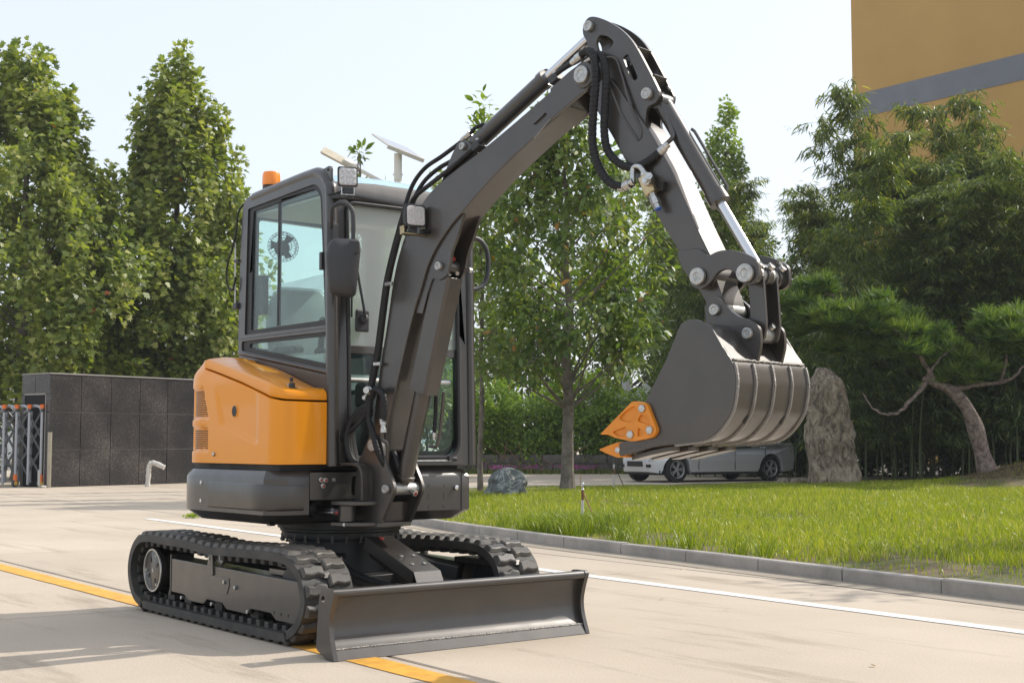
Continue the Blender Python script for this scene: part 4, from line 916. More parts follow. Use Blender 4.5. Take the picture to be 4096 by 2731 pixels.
    m.cyl((-.90, yh-side*.004, .262), (-.90, yh+side*.003, .262), .014, n=16)
    for k in range(3):
        a = 2*pi*k/3+1.1; c = Vector((-.90+.105*cos(a), yh, .262+.105*sin(a))); m.cyl(c-Vector((0, side*.004, 0)), c+Vector((0, side*.004, 0)), .010, n=10)
    m.build('hub_plug', MT['pin'], sp)
    m = MB().lathe((.945, yc-side*.07, .250), (0, side, 0), [(0, .15), (.03, .19), (.06, .19), (.07, .165), (.11, .165), (.12, .19), (.145, .18), (.15, .05), (.17, .045)], 40)
    m.build('front_idler', MT['black'], EX)
    for rx in (-.40, .02, .48, -.65):
        MB().lathe((rx, yc-side*.09, .118), (0, side, 0), [(0, .05), (.04, .058), (.06, .04), (.12, .04), (.14, .058), (.17, .05)], 20).build('track_roller', MT['black'], EX)

# ---------------- centre frame, slew ring
SL = Vector((.20, 0, 0))
m = MB().lathe(SL + Vector((0, 0, .24)), (0, 0, 1), [(0, .40), (.06, .40), (.08, .32), (.26, .31), (.262, .34), (.275, .34)], 48)
cf = m.build('centre_frame', MT['black'], EX, bevel=.004)
for sx, sy in ((1, 1), (1, -1), (-1, 1), (-1, -1)):
    m = MB().beam((SL.x+sx*.15, sy*.15, .36), (SL.x*.5+sx*.62, sy*.52, .26), .22, .17); m.build('frame_leg', MT['black'], cf, bevel=.012)
m = MB().lathe(SL + Vector((0, 0, .515)), (0, 0, 1), [(0, .355), (.03, .355), (.034, .365), (.05, .365), (.052, .38), (.095, .38)], 56)
sr = m.build('slew_ring', MT['black'], EX, bevel=.002)
m = MB()
for k in range(26):
    a = 2*pi*k/26+.06; c = SL + Vector((.352*cos(a), .352*sin(a), .50)); m.cyl(c, c + Vector((0, 0, .03)), .008, n=6); m.cyl(c - Vector((0, 0, .012)), c, .013, n=6)
m.build('ring_bolt', MT['steel_paint'], sr)
MB().box((-.125, -.335, .565), (-.085, -.29, .60)).build('grease_block', MT['zinc'], sr, bevel=.006)

# ---------------- dozer blade
Y0, Y1 = -.82, .81
DB = empty('dozer_blade'); DB.parent = EX
face = curve2([(1.548, .338), (1.520, .318), (1.492, .27), (1.478, .20), (1.482, .13), (1.500, .085), (1.530, .052)], 6)
back = [(x-.016, z) for x, z in face]
m = MB(); prof = face + back[::-1]
XZ = lambda u, v, wv: (u, wv, v)
m.plate(prof, [], XZ, Y0+.012, Y1-.012); m.build('mouldboard', MT['steel_paint'], DB)
m = MB().tube([(1.534, Y0+.012, .330), (1.534, Y1-.012, .330)], .023, 20); m.build('rolled_lip', MT['steel_paint'], DB)
m = MB().plate([(1.533, .055), (1.516, .055), (1.545, .0015), (1.563, .0015)], [], XZ, Y0+.011, Y1-.011); m.build('cutting_edge', MT['steel_paint'], DB, bevel=.002)
m = MB(); wp = [(1.532 + random.uniform(-.0015, .0015), Y0+.013+(Y1-Y0-.026)*i/220, .0555 + random.uniform(-.0015, .0015)) for i in range(221)]
m.tube(wp, lambda t: .005+.0014*sin(t*500), 6); m.build('weld_bead', MT['weld'], DB)
for yy in (Y0, Y1):
    out = rounded([(1.565, .0015), (1.50, .0015), (1.385, .045), (1.398, .18), (1.418, .325), (1.44, .352), (1.552, .352), (1.562, .335), (1.535, .27), (1.512, .19), (1.52, .12)], [.004, .01, .02, .05, .02, .02, .012, .02, .05, .05, .05])
    hole = circle2((1.452, .295), .018, 20)
    m = MB().plate(out, [hole], XZ, yy-.0125, yy+.0125); m.build('end_plate', MT['steel_paint'], DB, bevel=.003)
for yy in (-.30, .30):
    m = MB().beam((.45, yy, .27), (1.44, yy*1.1, .15), .09, .12); m.build('push_arm', MT['steel_paint'], DB, bevel=.008)
m = MB().beam((.95, -.30, .20), (.95, .30, .20), .08, .10); m.build('cross_member', MT['steel_paint'], DB, bevel=.008)
m = MB().beam((1.40, Y0+.05, .19), (1.40, Y1-.05, .19), .10, .10); m.build('back_stiffener', MT['steel_paint'], DB, bevel=.008)
# blade cylinder and its bolted cover
m = MB().cyl((.62, -.01, .44), (1.18, -.01, .27), .045); m.build('blade_cylinder', MT['black'], EX)
m = MB().cyl((1.18, -.01, .27), (1.38, -.01, .21), .025); m.build('blade_cylinder_rod', MT['chrome'], EX)
ca, cb = Vector((.66, -.01, .533)), Vector((1.165, -.01, .368)); cdv = (cb-ca).normalized(); cup = Vector((0, 1, 0)).cross(cdv)*-1
if cup.z < 0: cup = -cup
m = MB()
sec = [(-.095, -.075), (-.095, .0), (.085, .0), (.085, -.075), (.078, -.075), (.078, -.007), (-.088, -.007), (-.088, -.075)]
m.loft([[ca + Vector((0, y, 0)) + cup*u for y, u in sec], [cb + Vector((0, y, 0)) + cup*u for y, u in sec]])
cc = cb + cdv*.055 - cup*.05
cov = m.build('blade_cylinder_cover', MT['steel_paint'], EX, bevel=.003)
MB().loft([[cb + Vector((0, y, 0)) for y in (-.095, .085)] + [cb + Vector((0, y, 0)) - cup*.007 for y in (.085, -.095)], [cc + Vector((0, y, 0)) for y in (-.095, .085)] + [cc + Vector((0, y, 0)) - cup*.007 for y in (.085, -.095)]]).build('cover_tip', MT['steel_paint'], cov, bevel=.002)
for k, y in ((.60, -.045), (.60, .035), (.82, -.045), (.82, .035)):
    c = ca.lerp(cb, k) + Vector((0, y, 0)); MB().cyl(c, c + cup*.010, .013, n=6).build('bolt', MT['zinc'], cov, bevel=.002, seg=1)
c = ca.lerp(cb, .08) + Vector((0, -.01, 0)); MB().lathe(c, cup, [(0, .015), (.004, .015), (.005, .010), (.002, .009)], 18).build('grease_cap', MT['red'], cov)
# hydraulic lines under the frame
for yy, zz in ((-.20, .30), (-.16, .33)):
    MB().tube(curve([(.45, yy, .42), (.65, yy-.05, .36), (.85, yy, .30), (1.05, yy*.5, .27)], 8), .013, 8).build('blade_hose', MT['hose'], EX)

# ---------------- house: counterweight skirt
half = [(.54, -.700), (.2, -.706), (-.12, -.714), (-.40, -.716), (-.57, -.660), (-.76, -.55), (-.91, -.39), (-1.02, -.20), (-1.05, 0)]
rear = curve2(half + [(x, -y) for x, y in half[-2::-1]], 5)
def houseline(ins):
    P = [(.45, -.455), (.622, -.455), (.612, -.55), (.600, -.60), (.57, -.665)] + rear + [(.585, .685), (.635, .65), (.645, .60), (.645, .26), (.45, .26)]
    if not ins: return P
    out = []
    for x, y in P:
        L = sqrt(x*x+y*y) or 1
        fx = ins*(1 if x > .44 else abs(x)/L); out.append((x - math.copysign(fx if x > .44 or x < -.2 else 0, x), y - math.copysign(ins*min(abs(y)/.6, 1), y)))
    return out
m = MB()
zs = [(.612, .075), (.668, .0), (.80, .0), (.868, .0), (.885, .008), (.915, .032)]
m.loft([[(x, y, z) for x, y in houseline(i)] for z, i in zs]); cw = m.build('counterweight_skirt', MT['paint'], EX, bevel=.006, ang=28)
# pressed side panel, following the skirt and its bent corner
line = [(-.13, -.7165), (.0, -.7125), (.2, -.708), (.40, -.705), (.53, -.7025), (.565, -.672), (.597, -.612), (.609, -.560), (.618, -.490)]
m = MB(); rings = []
for i, (x, y) in enumerate(line):
    p0, p1 = line[max(i-1, 0)], line[min(i+1, len(line)-1)]; dx, dy = p1[0]-p0[0], p1[1]-p0[1]; L = sqrt(dx*dx+dy*dy); nx, ny = dy/L, -dx/L
    zt, zb2 = .845-.010*sstep(.5, .62, x), .690
    rings.append([(x+nx*o, y+ny*o, z) for o, z in ((-.004, zb2), (.003, zb2+.002), (.007, zb2+.014), (.007, zt-.014), (.003, zt-.002), (-.004, zt))])
m.loft(rings); m.build('pressed_panel', MT['paint'], cw, ang=60)
for z in (.835, .725):
    m = MB().lathe((-.235, -.703, z), (0, -1, 0), [(0, .034), (.010, .033), (.012, .026), (.006, .022)], 24); m.build('bolt_recess', MT['black'], cw)
    m = MB().cyl((-.235, -.712, z), (-.235, -.722, z), .014, n=6); m.build('bolt', MT['chrome'], cw, bevel=.002)
m = MB().box((.40, -.448, .62), (.47, .25, .90)); m.build('recess_shade_box', MT['black'], EX)  # black box painting the shade inside the swing recess
m = MB()
m.plate(rounded([(-.452, .75), (.255, .75), (.255, .905), (-.452, .905)], .01), [rounded([(-.18, .77), (.0, .77), (.0, .88), (-.18, .88)], .02)], lambda u, v, q: (q, u, v), .60, .625)
fp = m.build('front_plate', MT['steel_paint'], EX, bevel=.004)
for y, z in ((-.385, .862), (-.355, .860), (-.372, .828)):
    MB().lathe((.625, y, z), (1, 0, 0), [(0, .015), (.012, .015), (.014, .012)], 14).build('plug', MT['zinc'], fp)
    MB().lathe((.639, y, z), (1, 0, 0), [(-.002, .008), (.004, .007)], 12).build('plug_cap', MT['red'], fp)
MB().cyl((.625, -.30, .862), (.636, -.30, .862), .012, n=6).build('bolt', MT['zinc'], fp, bevel=.002)
# left front skirt door: seam, knob and drilled holes
MB().box((.6445, .583, .66), (.6475, .588, .895)).build('panel_seam', MT['black'], cw)
MB().lathe((.645, .543, .802), (1, 0, 0), [(0, .014), (.012, .014), (.014, .008)], 14).build('panel_knob', MT['chrome'], cw)
m = MB()
for y in (.345, .455):
    for z in (.815, .762, .742, .69): m.cyl((.645, y, z), (.6470, y, z), .0042, n=8)
m.build('drilled_hole', MT['black'], cw)
MB().box((-.60, -.60, .915), (.55, .62, .955)).build('chassis_gap', MT['black'], EX)

# ---------------- engine hood
hoodline = curve2([(.628, -.350), (.626, -.46), (.612, -.575), (.590, -.622), (.535, -.656), (.44, -.662), (.10, -.668), (-.20, -.676), (-.405, -.684), (-.53, -.645), (-.70, -.535), (-.84, -.37), (-.95, -.20), (-.98, 0), (-.95, .25), (-.84, .42), (-.60, .58)], 14)
def hood_top(x, y):
    if x < -.315: return 1.585
    return interp(x, [-.315, -.30, -.075, .181, .424, .518, .60, .63], [1.56, 1.520, 1.472, 1.414, 1.351, 1.325, 1.308, 1.303])
def seg_d(px, pz, a, b):
    ax, az = a; bx, bz = b; dx, dz = bx-ax, bz-az; t = max(0, min(1, ((px-ax)*dx+(pz-az)*dz)/(dx*dx+dz*dz)))
    side = (dx*(pz-az)-dz*(px-ax)); return sqrt((px-ax-t*dx)**2+(pz-az-t*dz)**2), side
def hood_relief(x, y, z):
    if y > -.3: return 0.0
    d = 0.0
    if x > -.30 and x < .45:                                   # pressed panel on the flank
        d1, s1 = seg_d(x, z, (-.19, 1.45), (-.082, 1.17)); d2, s2 = seg_d(x, z, (-.082, 1.17), (.369, 1.06))
        if s1 > 0 and s2 > 0:
            e = min(d1, d2); d -= .014*sstep(0, .028, e)*(1-sstep(1.28, 1.44, z))*(1-sstep(.355, .385, x))
    if -.62 < x < -.20 and y < -.45:                           # louvre pockets on the rear corner
        xa = -.245 - .055*sstep(1.2, 1.4, z)
        for z0, z1 in ((1.225, 1.40), (1.03, 1.165)):
            d -= .022*sstep(z0-.012, z0+.006, z)*(1-sstep(z1-.006, z1+.012, z))*(1-sstep(xa-.012, xa+.008, x))*sstep(-.60, -.575, x)
    return d
NR = 54
def hood_pt(i, k):
    x, y = hoodline[i]; a = hoodline[max(i-1, 0)]; b = hoodline[min(i+1, len(hoodline)-1)]
    tx, ty = b[0]-a[0], b[1]-a[1]; L = sqrt(tx*tx+ty*ty); nx, ny = -ty/L, tx/L
    if nx*x + ny*y < 0: nx, ny = -nx, -ny
    zt = hood_top(x, y); z = .952 + (zt-.952)*k/NR
    lean = -.020*sstep(1.40, 1.60, z)**1.5 - .05*(sstep(1.48, 1.60, z) if x < -.315 else 0)
    o = hood_relief(x, y, z) + lean
    return Vector((x+nx*o, y+ny*o, z)), Vector((nx, ny, 0))
m = MB(); cols = []
for i in range(len(hoodline)):
    col = [hood_pt(i, k)[0] for k in range(NR+1)]; n = hood_pt(i, NR)[1]
    e = col[-1]; col.append(e - n*.008 + Vector((0, 0, .003))); col.append(e - n*.035 + Vector((0, 0, .002)))
    b0 = col[0]; col = [b0 - n*.03 + Vector((0, 0, .002)), b0 - n*.006 - Vector((0, 0, .002))] + col
    cols.append(col)
n0 = len(cols[0])
for c in cols: m.v += [tuple(p) for p in c]
for i in range(len(cols)-1):
    for k in range(n0-1): m.f.append((i*n0+k, (i+1)*n0+k, (i+1)*n0+k+1, i*n0+k+1))
hood = m.build('engine_hood', MT['orange'], EX, ang=40)
# rear top of the hood (behind the lid)
tp = [c[-2] for c, (x, y) in zip(cols, hoodline) if x < -.315]
m = MB(); m.add([Vector((p.x, p.y, 1.588)) for p in tp] + [Vector((-.50, .50, 1.590)), Vector((-.50, -.33, 1.598)), Vector((-.31, -.33, 1.590))], [tuple(range(len(tp)+3))])
m.build('hood_rear_top', MT['orange'], hood)
# black discs painting the shade inside the louvre perforations
m = MB()
for z0, z1, st in ((1.228, 1.395, .0158), (1.035, 1.160, .0150)):
    rows = int((z1-z0)/(st*.87))
    for r in range(rows):
        z = z0+.006+r*st*.87
        xa = -.251 - .055*sstep(1.2, 1.4, z)
        s = 0.0
        for i in range(1, len(hoodline)):
            x, y = hoodline[i]; x2, y2 = hoodline[i-1]
            if y > -.4 or x > xa or x < -.59: continue
            L = sqrt((x-x2)**2+(y-y2)**2); s += L
            while s > st:
                s -= st; f = s/L; k = (z-.952)/(hood_top(x, y)-.952)*NR
                p, n = hood_pt(i, int(round(k))); p = Vector((x+(x2-x)*f, y+(y2-y)*f, z)) - n*(.022-.0012)
                if r % 2: p += Vector((y*0, 0, 0))
                t = Vector((0, 0, 1)).cross(n); off = st*.5 if r % 2 else 0
                p = p + t*off; rr = st*.36
                m.add([p + t*(rr*cos(a)) + Vector((0, 0, rr*sin(a))) for a in [pi/6+pi/3*q for q in range(6)]], [(0, 1, 2, 3, 4, 5)])
tag(m.build('vent_shade_disc', MT['black'], hood, flat=True, recalc=False), kind='stuff')
MB().lathe((.077, -.655, 1.259), (0, -1, 0), [(0, .040), (.003, .038), (.004, .033), (-.004, .032)], 28).build('port_rim', MT['orange'], hood)
MB().cyl((.077, -.650, 1.259), (.077, -.6590, 1.259), .032, n=28).build('port_shade_disc', MT['black'], hood)  # flat black disc paints the shade inside the port
MB().lathe((-.150, -.674, 1.005), (0, -1, 0), [(0, .013), (.010, .013), (.014, .008)], 16).build('hood_catch', MT['zinc'], hood)
# hinged lid
m = MB(); outer = [p for p in hoodline if p[0] > -.312 and p[1] < -.3]
rows = []
for j, (x, y) in enumerate(outer):
    i = hoodline.index((x, y)); n = hood_pt(i, NR)[1]; zt = hood_top(max(x, -.30), y)
    f = j/(len(outer)-1); cum = f
    hgt = interp(x, [-.3, -.08, .18, .38, .50, .62], [.062, .060, .064, .072, .076, .070])
    xi = interp(cum, [0, .25, .5, 1], [.565, .50, .30, -.315]); zi = interp(xi, [-.32, -.26, -.046, .086, .30, .50, .565], [1.592, 1.568, 1.533, 1.503, 1.440, 1.385, 1.355])
    p = Vector((x, y, 0)); inn = Vector((xi, -.338, zi))
    a = p - n*.006 + Vector((0, 0, zt+.013)); b = p - n*.002 + Vector((0, 0, zt+.019)); c = p - n*.006 + Vector((0, 0, zt+hgt-.016))
    d = p - n*.016 + Vector((0, 0, zt+hgt-.003)); e = p - n*.034 + Vector((0, 0, zt+hgt+.005))
    zz = e.lerp(inn, .35); zz.z += .014; z2 = e.lerp(inn, .7); z2.z += .012
    rows.append([p - n*.04 + Vector((0, 0, zt+.014)), a, b, c, d, e, zz, z2, inn])
n0 = len(rows[0])
for r in rows: m.v += [tuple(p) for p in r]
for i in range(len(rows)-1):
    for k in range(n0-1): m.f.append((i*n0+k, (i+1)*n0+k, (i+1)*n0+k+1, i*n0+k+1))
m.f.append(tuple(range(n0))); m.f.append(tuple(range((len(rows)-1)*n0, len(rows)*n0)))
lid = m.build('hood_lid', MT['orange'], EX, ang=50)
# ---------------- cab
CAB = empty('cab'); CAB.parent = EX
YR, YL, XB = -.335, .685, -.545
def XF(z): return .648 - (z-.93)*.026 - 1.6*max(0, z-2.46)**2           # front plane leans back a little
SIDE = lambda u, v, q: (u, q, v)
roofprof = curve2([(-.545, 1.735), (-.530, 2.30), (-.510, 2.55), (-.470, 2.625), (-.38, 2.648), (0, 2.668), (.30, 2.684), (.44, 2.676), (.53, 2.625), (.578, 2.53), (.605, 2.30), (.628, 1.735)], 6)
winU = rounded([(-.432, 2.568), (.44, 2.602), (.523, 2.54), (.598, 1.752), (-.455, 1.758)], [.02, .06, .06, .015, .015], 6)
glsU = rounded([(-.372, 2.545), (.42, 2.575), (.487, 2.52), (.555, 1.785), (-.385, 1.785)], [.015, .06, .05, .01, .01], 6)
winL = rounded([(-.495, 1.718), (.596, 1.712), (.594, 1.498), (-.495, 1.660)], .012, 4)
glsL = rounded([(-.40, 1.700), (.575, 1.690), (.572, 1.528), (-.40, 1.675)], .01, 4)
for yy, nm in ((YR, 'right'), (YL, 'left')):
    a, b = (yy, yy+.045) if yy < 0 else (yy-.045, yy)
    if yy < 0:
        m = MB().plate(roofprof, [winU], SIDE, a, b)
        wall = m.build('side_wall', MT['paint'], CAB, bevel=.012, seg=3)
        m = MB().plate([(-.545, 1.7345), (.6285, 1.7345), (.634, 1.46), (-.545, 1.640)], [winL], SIDE, a, b); m.build('lower_window_surround', MT['paint'], wall, bevel=.004)
        m = MB().plate([(-.545, 1.6395), (.634, 1.4595), (.648, .935), (-.545, .935)], [], SIDE, a+.004, b); m.build('lower_side_panel', MT['paint'], wall, bevel=.006)
        m = MB().tube([(-.54, YR+.004, 1.650), (.0, YR+.002, 1.570), (.622, YR+.004, 1.476)], .012, 10); m.build('side_rib', MT['paint'], wall)
        m = MB().plate(winU, [glsU], SIDE, a+.010, a+.030); m.build('window_gasket', MT['gasket'], wall, bevel=.003)
        m = MB().plate(winL, [glsL], SIDE, a+.010, a+.030); m.build('window_gasket', MT['gasket'], wall, bevel=.003)
        m = MB().plate(glsU, [], SIDE, a+.018, a+.022); m.build('side_window', MT['glass'], CAB, flat=True)
        m = MB().plate(glsL, [], SIDE, a+.018, a+.022); m.build('lower_side_window', MT['glass'], CAB, flat=True)
        m = MB().box((-.052, a+.016, 1.79), (-.030, a+.034, 2.575)); m.build('sliding_window_edge', MT['gasket'], wall, bevel=.002)
        m = MB().box((.500, a-.004, 2.08), (.530, a+.016, 2.185)); m.build('window_latch', MT['plastic'], wall, bevel=.004)
    else:
        door = rounded([(-.40, 2.55), (.44, 2.58), (.50, 2.50), (.57, 1.18), (.40, 1.02), (-.30, 1.02), (-.42, 1.30)], .06, 5)
        m = MB().plate(roofprof[:-1] + [(.628, 1.735), (.640, 1.2), (.648, .935), (-.545, .935)], [door], SIDE, a, b)
        wall2 = m.build('door_wall', MT['paint'], CAB, bevel=.012, seg=3)
        m = MB().plate(door, [], SIDE, a+.018, a+.022); m.build('door_window', MT['glass'], CAB, flat=True)
        m = MB().beam((-.42, a+.02, 1.70), (.54, a+.02, 1.70), .02, .035); m.build('door_rail', MT['plastic'], wall2)
# front frame
FR = lambda u, v, q: (XF(v)+q, u, v)
opn = rounded([(-.205, .985), (.562, .985), (.562, 2.478), (-.222, 2.478)], [.05, .11, .07, .06], 7)
m = MB(); m.plate([(YR+.004, .936), (YL-.004, .936), (YL-.004, 2.50), (YL-.05, 2.60), (.40, 2.615), (0, 2.618), (YR+.05, 2.60), (YR+.004, 2.55)], [opn], FR, -.055, .0)
ff = m.build('front_frame', MT['paint'], CAB, bevel=.020, seg=4)
# rounded corner post on the right front edge
m = MB().tube(curve([(.636, YR+.022, .94), (.617, YR+.022, 1.7), (.596, YR+.022, 2.45), (.560, YR+.024, 2.585), (.47, YR+.026, 2.655), (.30, YR+.028, 2.668), (-.38, YR+.028, 2.634)], 8), .036, 14); m.build('corner_post', MT['paint'], ff)
m = MB().tube(curve([(.632, YL-.022, .94), (.612, YL-.022, 1.7), (.592, YL-.022, 2.42), (.555, YL-.03, 2.56), (.46, YL-.035, 2.63), (-.38, YL-.035, 2.60)], 8), .034, 14); m.build('corner_post', MT['paint'], ff)
gk = [Vector(FR(u, v, .004)) for u, v in opn]; m = MB().tube(gk + [gk[0]], .013, 8, caps=False); m.build('windscreen_gasket', MT['gasket'], ff)
m = MB(); m.plate([(-.21, 1.592), (.565, 1.592), (.565, 1.640), (-.21, 1.640)], [], FR, -.03, -.006); m.build('windscreen_crossbar', MT['steel_paint'], ff, bevel=.004)
m = MB(); m.plate([(-.215, 1.636), (.565, 1.636), (.565, 2.478), (-.222, 2.478)], [], FR, -.022, -.018); m.build('windscreen', MT['glass_dust_glare'], CAB, flat=True)
m = MB(); m.plate([(-.21, .985), (.565, .985), (.565, 1.596), (-.21, 1.596)], [], FR, -.024, -.020); m.build('lower_windscreen', MT['glass_low'], CAB, flat=True)
m = MB(); m.plate([(-.20, .962), (.50, .962), (.50, .972), (-.20, .972)], [], FR, .0, .012); m.build('drip_strip', MT['zinc'], ff)
# rear wall
rw = rounded([(-.22, 1.68), (.58, 1.68), (.58, 2.50), (-.22, 2.52)], .04, 5)
m = MB().plate([(YR+.02, .94), (YL-.02, .94), (YL-.02, 2.59), (YR+.02, 2.62)], [rw], lambda u, v, q: (q, u, v), XB+.0, XB+.05); m.build('rear_wall', MT['paint'], CAB, bevel=.01)
m = MB().plate(rw, [], lambda u, v, q: (q, u, v), XB+.02, XB+.024); m.build('rear_window', MT['glass'], CAB, flat=True)
# roof
m = MB(); rings = []
for x, zc, zs_ in ((-.50, 2.600, 2.575), (-.44, 2.650, 2.62), (0, 2.682, 2.652), (.34, 2.690, 2.664), (.45, 2.675, 2.648), (.54, 2.620, 2.59), (.575, 2.585, 2.56)):
    top = []
    for k in range(15):
        t = k/14; y = YR+.03+(YL-YR-.06)*t
        e = abs(2*t-1); top.append((x, y, zs_ + (zc-zs_)*(1-e**2.6) - .012*t))
    rings.append(top + [(x, YL-.03, 2.545), (x, YR+.03, 2.545)])
m.loft(rings); roof = m.build('roof', MT['paint'], CAB, bevel=.006)
m = MB(); rings = []
for x, z in ((.20, 2.696), (.34, 2.698), (.45, 2.684), (.53, 2.634), (.566, 2.602)):
    rings.append([(x, -.255 + .85*k/12, z - .006 - .020*abs(2*k/12-1)**2.6 - .010*k/12) for k in range(13)])
m.loft(rings, closed=False, cap=False); m.build('roof_film', MT['blue_film'], roof, recalc=True)
MB().box((-.47, YR+.05, 2.525), (.50, YL-.05, 2.543)).build('headliner', MT['interior'], CAB, bevel=.01)
m = MB().plate([(-.2, 2.535), (.56, 2.535), (.56, 2.42), (-.2, 2.36)], [], lambda u, v, q: (XF(v)-.06+q-.25*(2.535-v), u, v), -.004, .004); m.build('sun_visor', MT['interior'], CAB)
MB().box((XB+.05, YR+.05, .94), (.58, YL-.05, .985)).build('cab_floor', MT['dark_int'], CAB)
# lifting eye
m = MB().plate(rounded([(.44, 2.62), (.47, 2.672), (.582, 2.688), (.600, 2.672), (.600, 2.53), (.55, 2.52)], .012, 4), [circle2((.570, 2.658), .014, 14)], SIDE, YR+.012, YR+.028); m.build('lifting_eye', MT['paint'], CAB, bevel=.003)
# seat, console, levers, monitor, fan
ST = empty('operator_seat'); ST.parent = EX
m = MB(); rings = []
for z, hw, x, th in ((1.50, .20, -.30, .05), (1.58, .235, -.32, .065), (1.75, .25, -.345, .07), (1.92, .235, -.37, .06), (2.02, .19, -.38, .05), (2.06, .14, -.385, .03)):
    rings.append([(x + th*cos(a), .03 + hw*(abs(sin(a))**.7)*math.copysign(1, sin(a)), z) for a in [2*pi*k/20 for k in range(20)]])
m.loft(rings); m.build('backrest', MT['seat'], ST, ang=60)
m = MB(); m.loft([[(x, y, z) for x, y in rounded([(-.36, -.22), (.14, -.22), (.14, .28), (-.36, .28)], .08)] for z in (1.38, 1.40, 1.48, 1.50)]); m.build('cushion', MT['seat'], ST, bevel=.02)
m = MB(); rings = []
rr = random.Random(3)
for z, hw, x, th in ((1.50, .215, -.30, .065), (1.60, .252, -.32, .08), (1.75, .265, -.345, .085), (1.92, .252, -.37, .075), (2.03, .205, -.38, .06), (2.075, .15, -.385, .04)):
    rings.append([(x + th*cos(a)*(1+rr.uniform(-.1, .1)), .03 + hw*(abs(sin(a))**.7)*math.copysign(1, sin(a))*(1+rr.uniform(-.04, .04)), z) for a in [2*pi*k/36 for k in range(36)]])
m.loft(rings); m.build('plastic_cover', MT['film'], ST, ang=20)
for yy in (-.24, .30):
    m = MB().box((-.20, yy-.035, 1.62), (.10, yy+.035, 1.665)); m.build('armrest', MT['dark_int'], ST, bevel=.015)
m = MB(); m.loft([[(x, y, z) for x, y in rounded([(-.15, -.28), (.46, -.28), (.46, -.17), (-.15, -.17)], .03)] for z in (1.0, 1.40, 1.56, 1.60)]); cn = m.build('console', MT['console'], CAB, bevel=.02, seg=3)
for yy, xx in ((-.21, .30), (.38, .30)):
    m = MB().tube(curve([(xx, yy, 1.56), (xx+.01, yy, 1.68), (xx+.03, yy, 1.76)], 6), lambda t: .022-.006*t, 12); m.build('joystick', MT['dark_int'], CAB)
    m = MB().lathe((xx+.03, yy, 1.74), (0, 0, 1), [(0, .018), (.02, .026), (.06, .028), (.08, .018), (.085, .004)], 14); m.build('joystick_grip', MT['dark_int'], CAB)
    m = MB().lathe((xx, yy, 1.56), (0, 0, 1), [(0, .05), (.02, .046), (.04, .034), (.06, .038), (.08, .026)], 14); m.build('joystick_boot', MT['dark_int'], CAB)
MB().box((.30, .02, 1.28), (.46, .50, 1.44)).build('dash_box', MT['dark_int'], CAB, bevel=.03)
MB().tube([(.60, -.19, 1.44), (.60, .52, 1.44)], .018, 10).build('foot_bar', MT['zinc'], CAB)
for yy in (.05, .16, .24):
    MB().tube(curve([(.45, yy, .99), (.47, yy, 1.15), (.42, yy, 1.35)], 5), .012, 8).build('travel_lever', MT['dark_int'], CAB)
m = MB().obox((-.42, -.27, 2.01), (.9, .1, 0), (-.1, .9, 0), (0, 0, 1), (.10, .025, .125)); m.build('rear_equipment_box', MT['dark_int'], CAB, bevel=.008)
FN = Vector((-.41, -.09, 2.345)); FA = Vector((.93, -.30, .10)).normalized()
fan = empty('cab_fan'); fan.parent = EX
m = MB().lathe(FN - FA*.09, FA, [(-.03, .02), (0, .045), (.05, .05), (.075, .03)], 18); m.build('fan_motor', MT['dark_int'], fan)
ft = FA.cross(Vector((0, 0, 1))).normalized(); fu = ft.cross(FA)
m = MB()
for k in range(24):
    a = 2*pi*k/24; m.tube([FN + FA*h + (ft*cos(a)+fu*sin(a))*r for h, r in ((.03, .012), (.028, .05), (.015, .085), (-.01, .1), (-.035, .085))], .0016, 4)
for r, h in ((.10, -.01), (.085, .015), (.05, .028), (.085, -.035)):
    m.tube([FN + FA*h + (ft*cos(2*pi*k/28)+fu*sin(2*pi*k/28))*r for k in range(29)], .002, 4, caps=False)
m.build('fan_guard', MT['dark_int'], fan)
m = MB()
for k in range(3):
    a = 2*pi*k/3; d = ft*cos(a)+fu*sin(a); e = FA.cross(d)
    m.add([FN + d*.012 - e*.01, FN + d*.08 - e*.035 + FA*.008, FN + d*.085 + e*.02 - FA*.008, FN + d*.012 + e*.01], [(0, 1, 2, 3)])
m.build('fan_blade', MT['dark_int'], fan)
m = MB().tube([FN - FA*.09, FN - FA*.09 - Vector((.02, 0, .02)), (-.495, -.05, 2.36)], .014, 8); m.build('fan_arm', MT['dark_int'], fan)

# ---------------- things bolted on the cab
# mirror
mi = empty('wing_mirror'); mi.parent = EX
mc = Vector((.83, -.365, 2.06)); mt = Vector((.30, .95, 0)).normalized(); mn = Vector((.95, -.30, 0)).normalized()
m = MB(); rings = []
for d, sc in ((.046, .25), (.043, .52), (.036, .76), (.022, .93), (.002, 1.0), (-.018, .99), (-.032, .95), (-.035, .88)):
    rings.append([mc + mn*d + mt*(u*sc) + Vector((0, 0, v*sc)) for u, v in rounded([(-.085, -.155), (.070, -.175), (.098, .12), (.085, .165), (-.075, .165), (-.105, .08)], .045, 5)])
m.loft(rings); m.build('mirror_housing', MT['plastic'], mi, ang=70)
m = MB(); m.add([mc - mn*.0355 + mt*(u*.84) + Vector((0, 0, v*.84)) for u, v in rounded([(-.085, -.155), (.070, -.175), (.098, .12), (.085, .165), (-.075, .165), (-.105, .08)], .045, 5)], [tuple(range(36))]); m.build('mirror_glass', MT['chrome'], mi, flat=True)
m = MB(); m.obox(mc + mn*.038 + mt*.050 + Vector((0, 0, .115)), mt, (0, 0, 1), mn, (.030, .036, .006)); m.build('mirror_clamp', MT['plastic'], mi, bevel=.006)
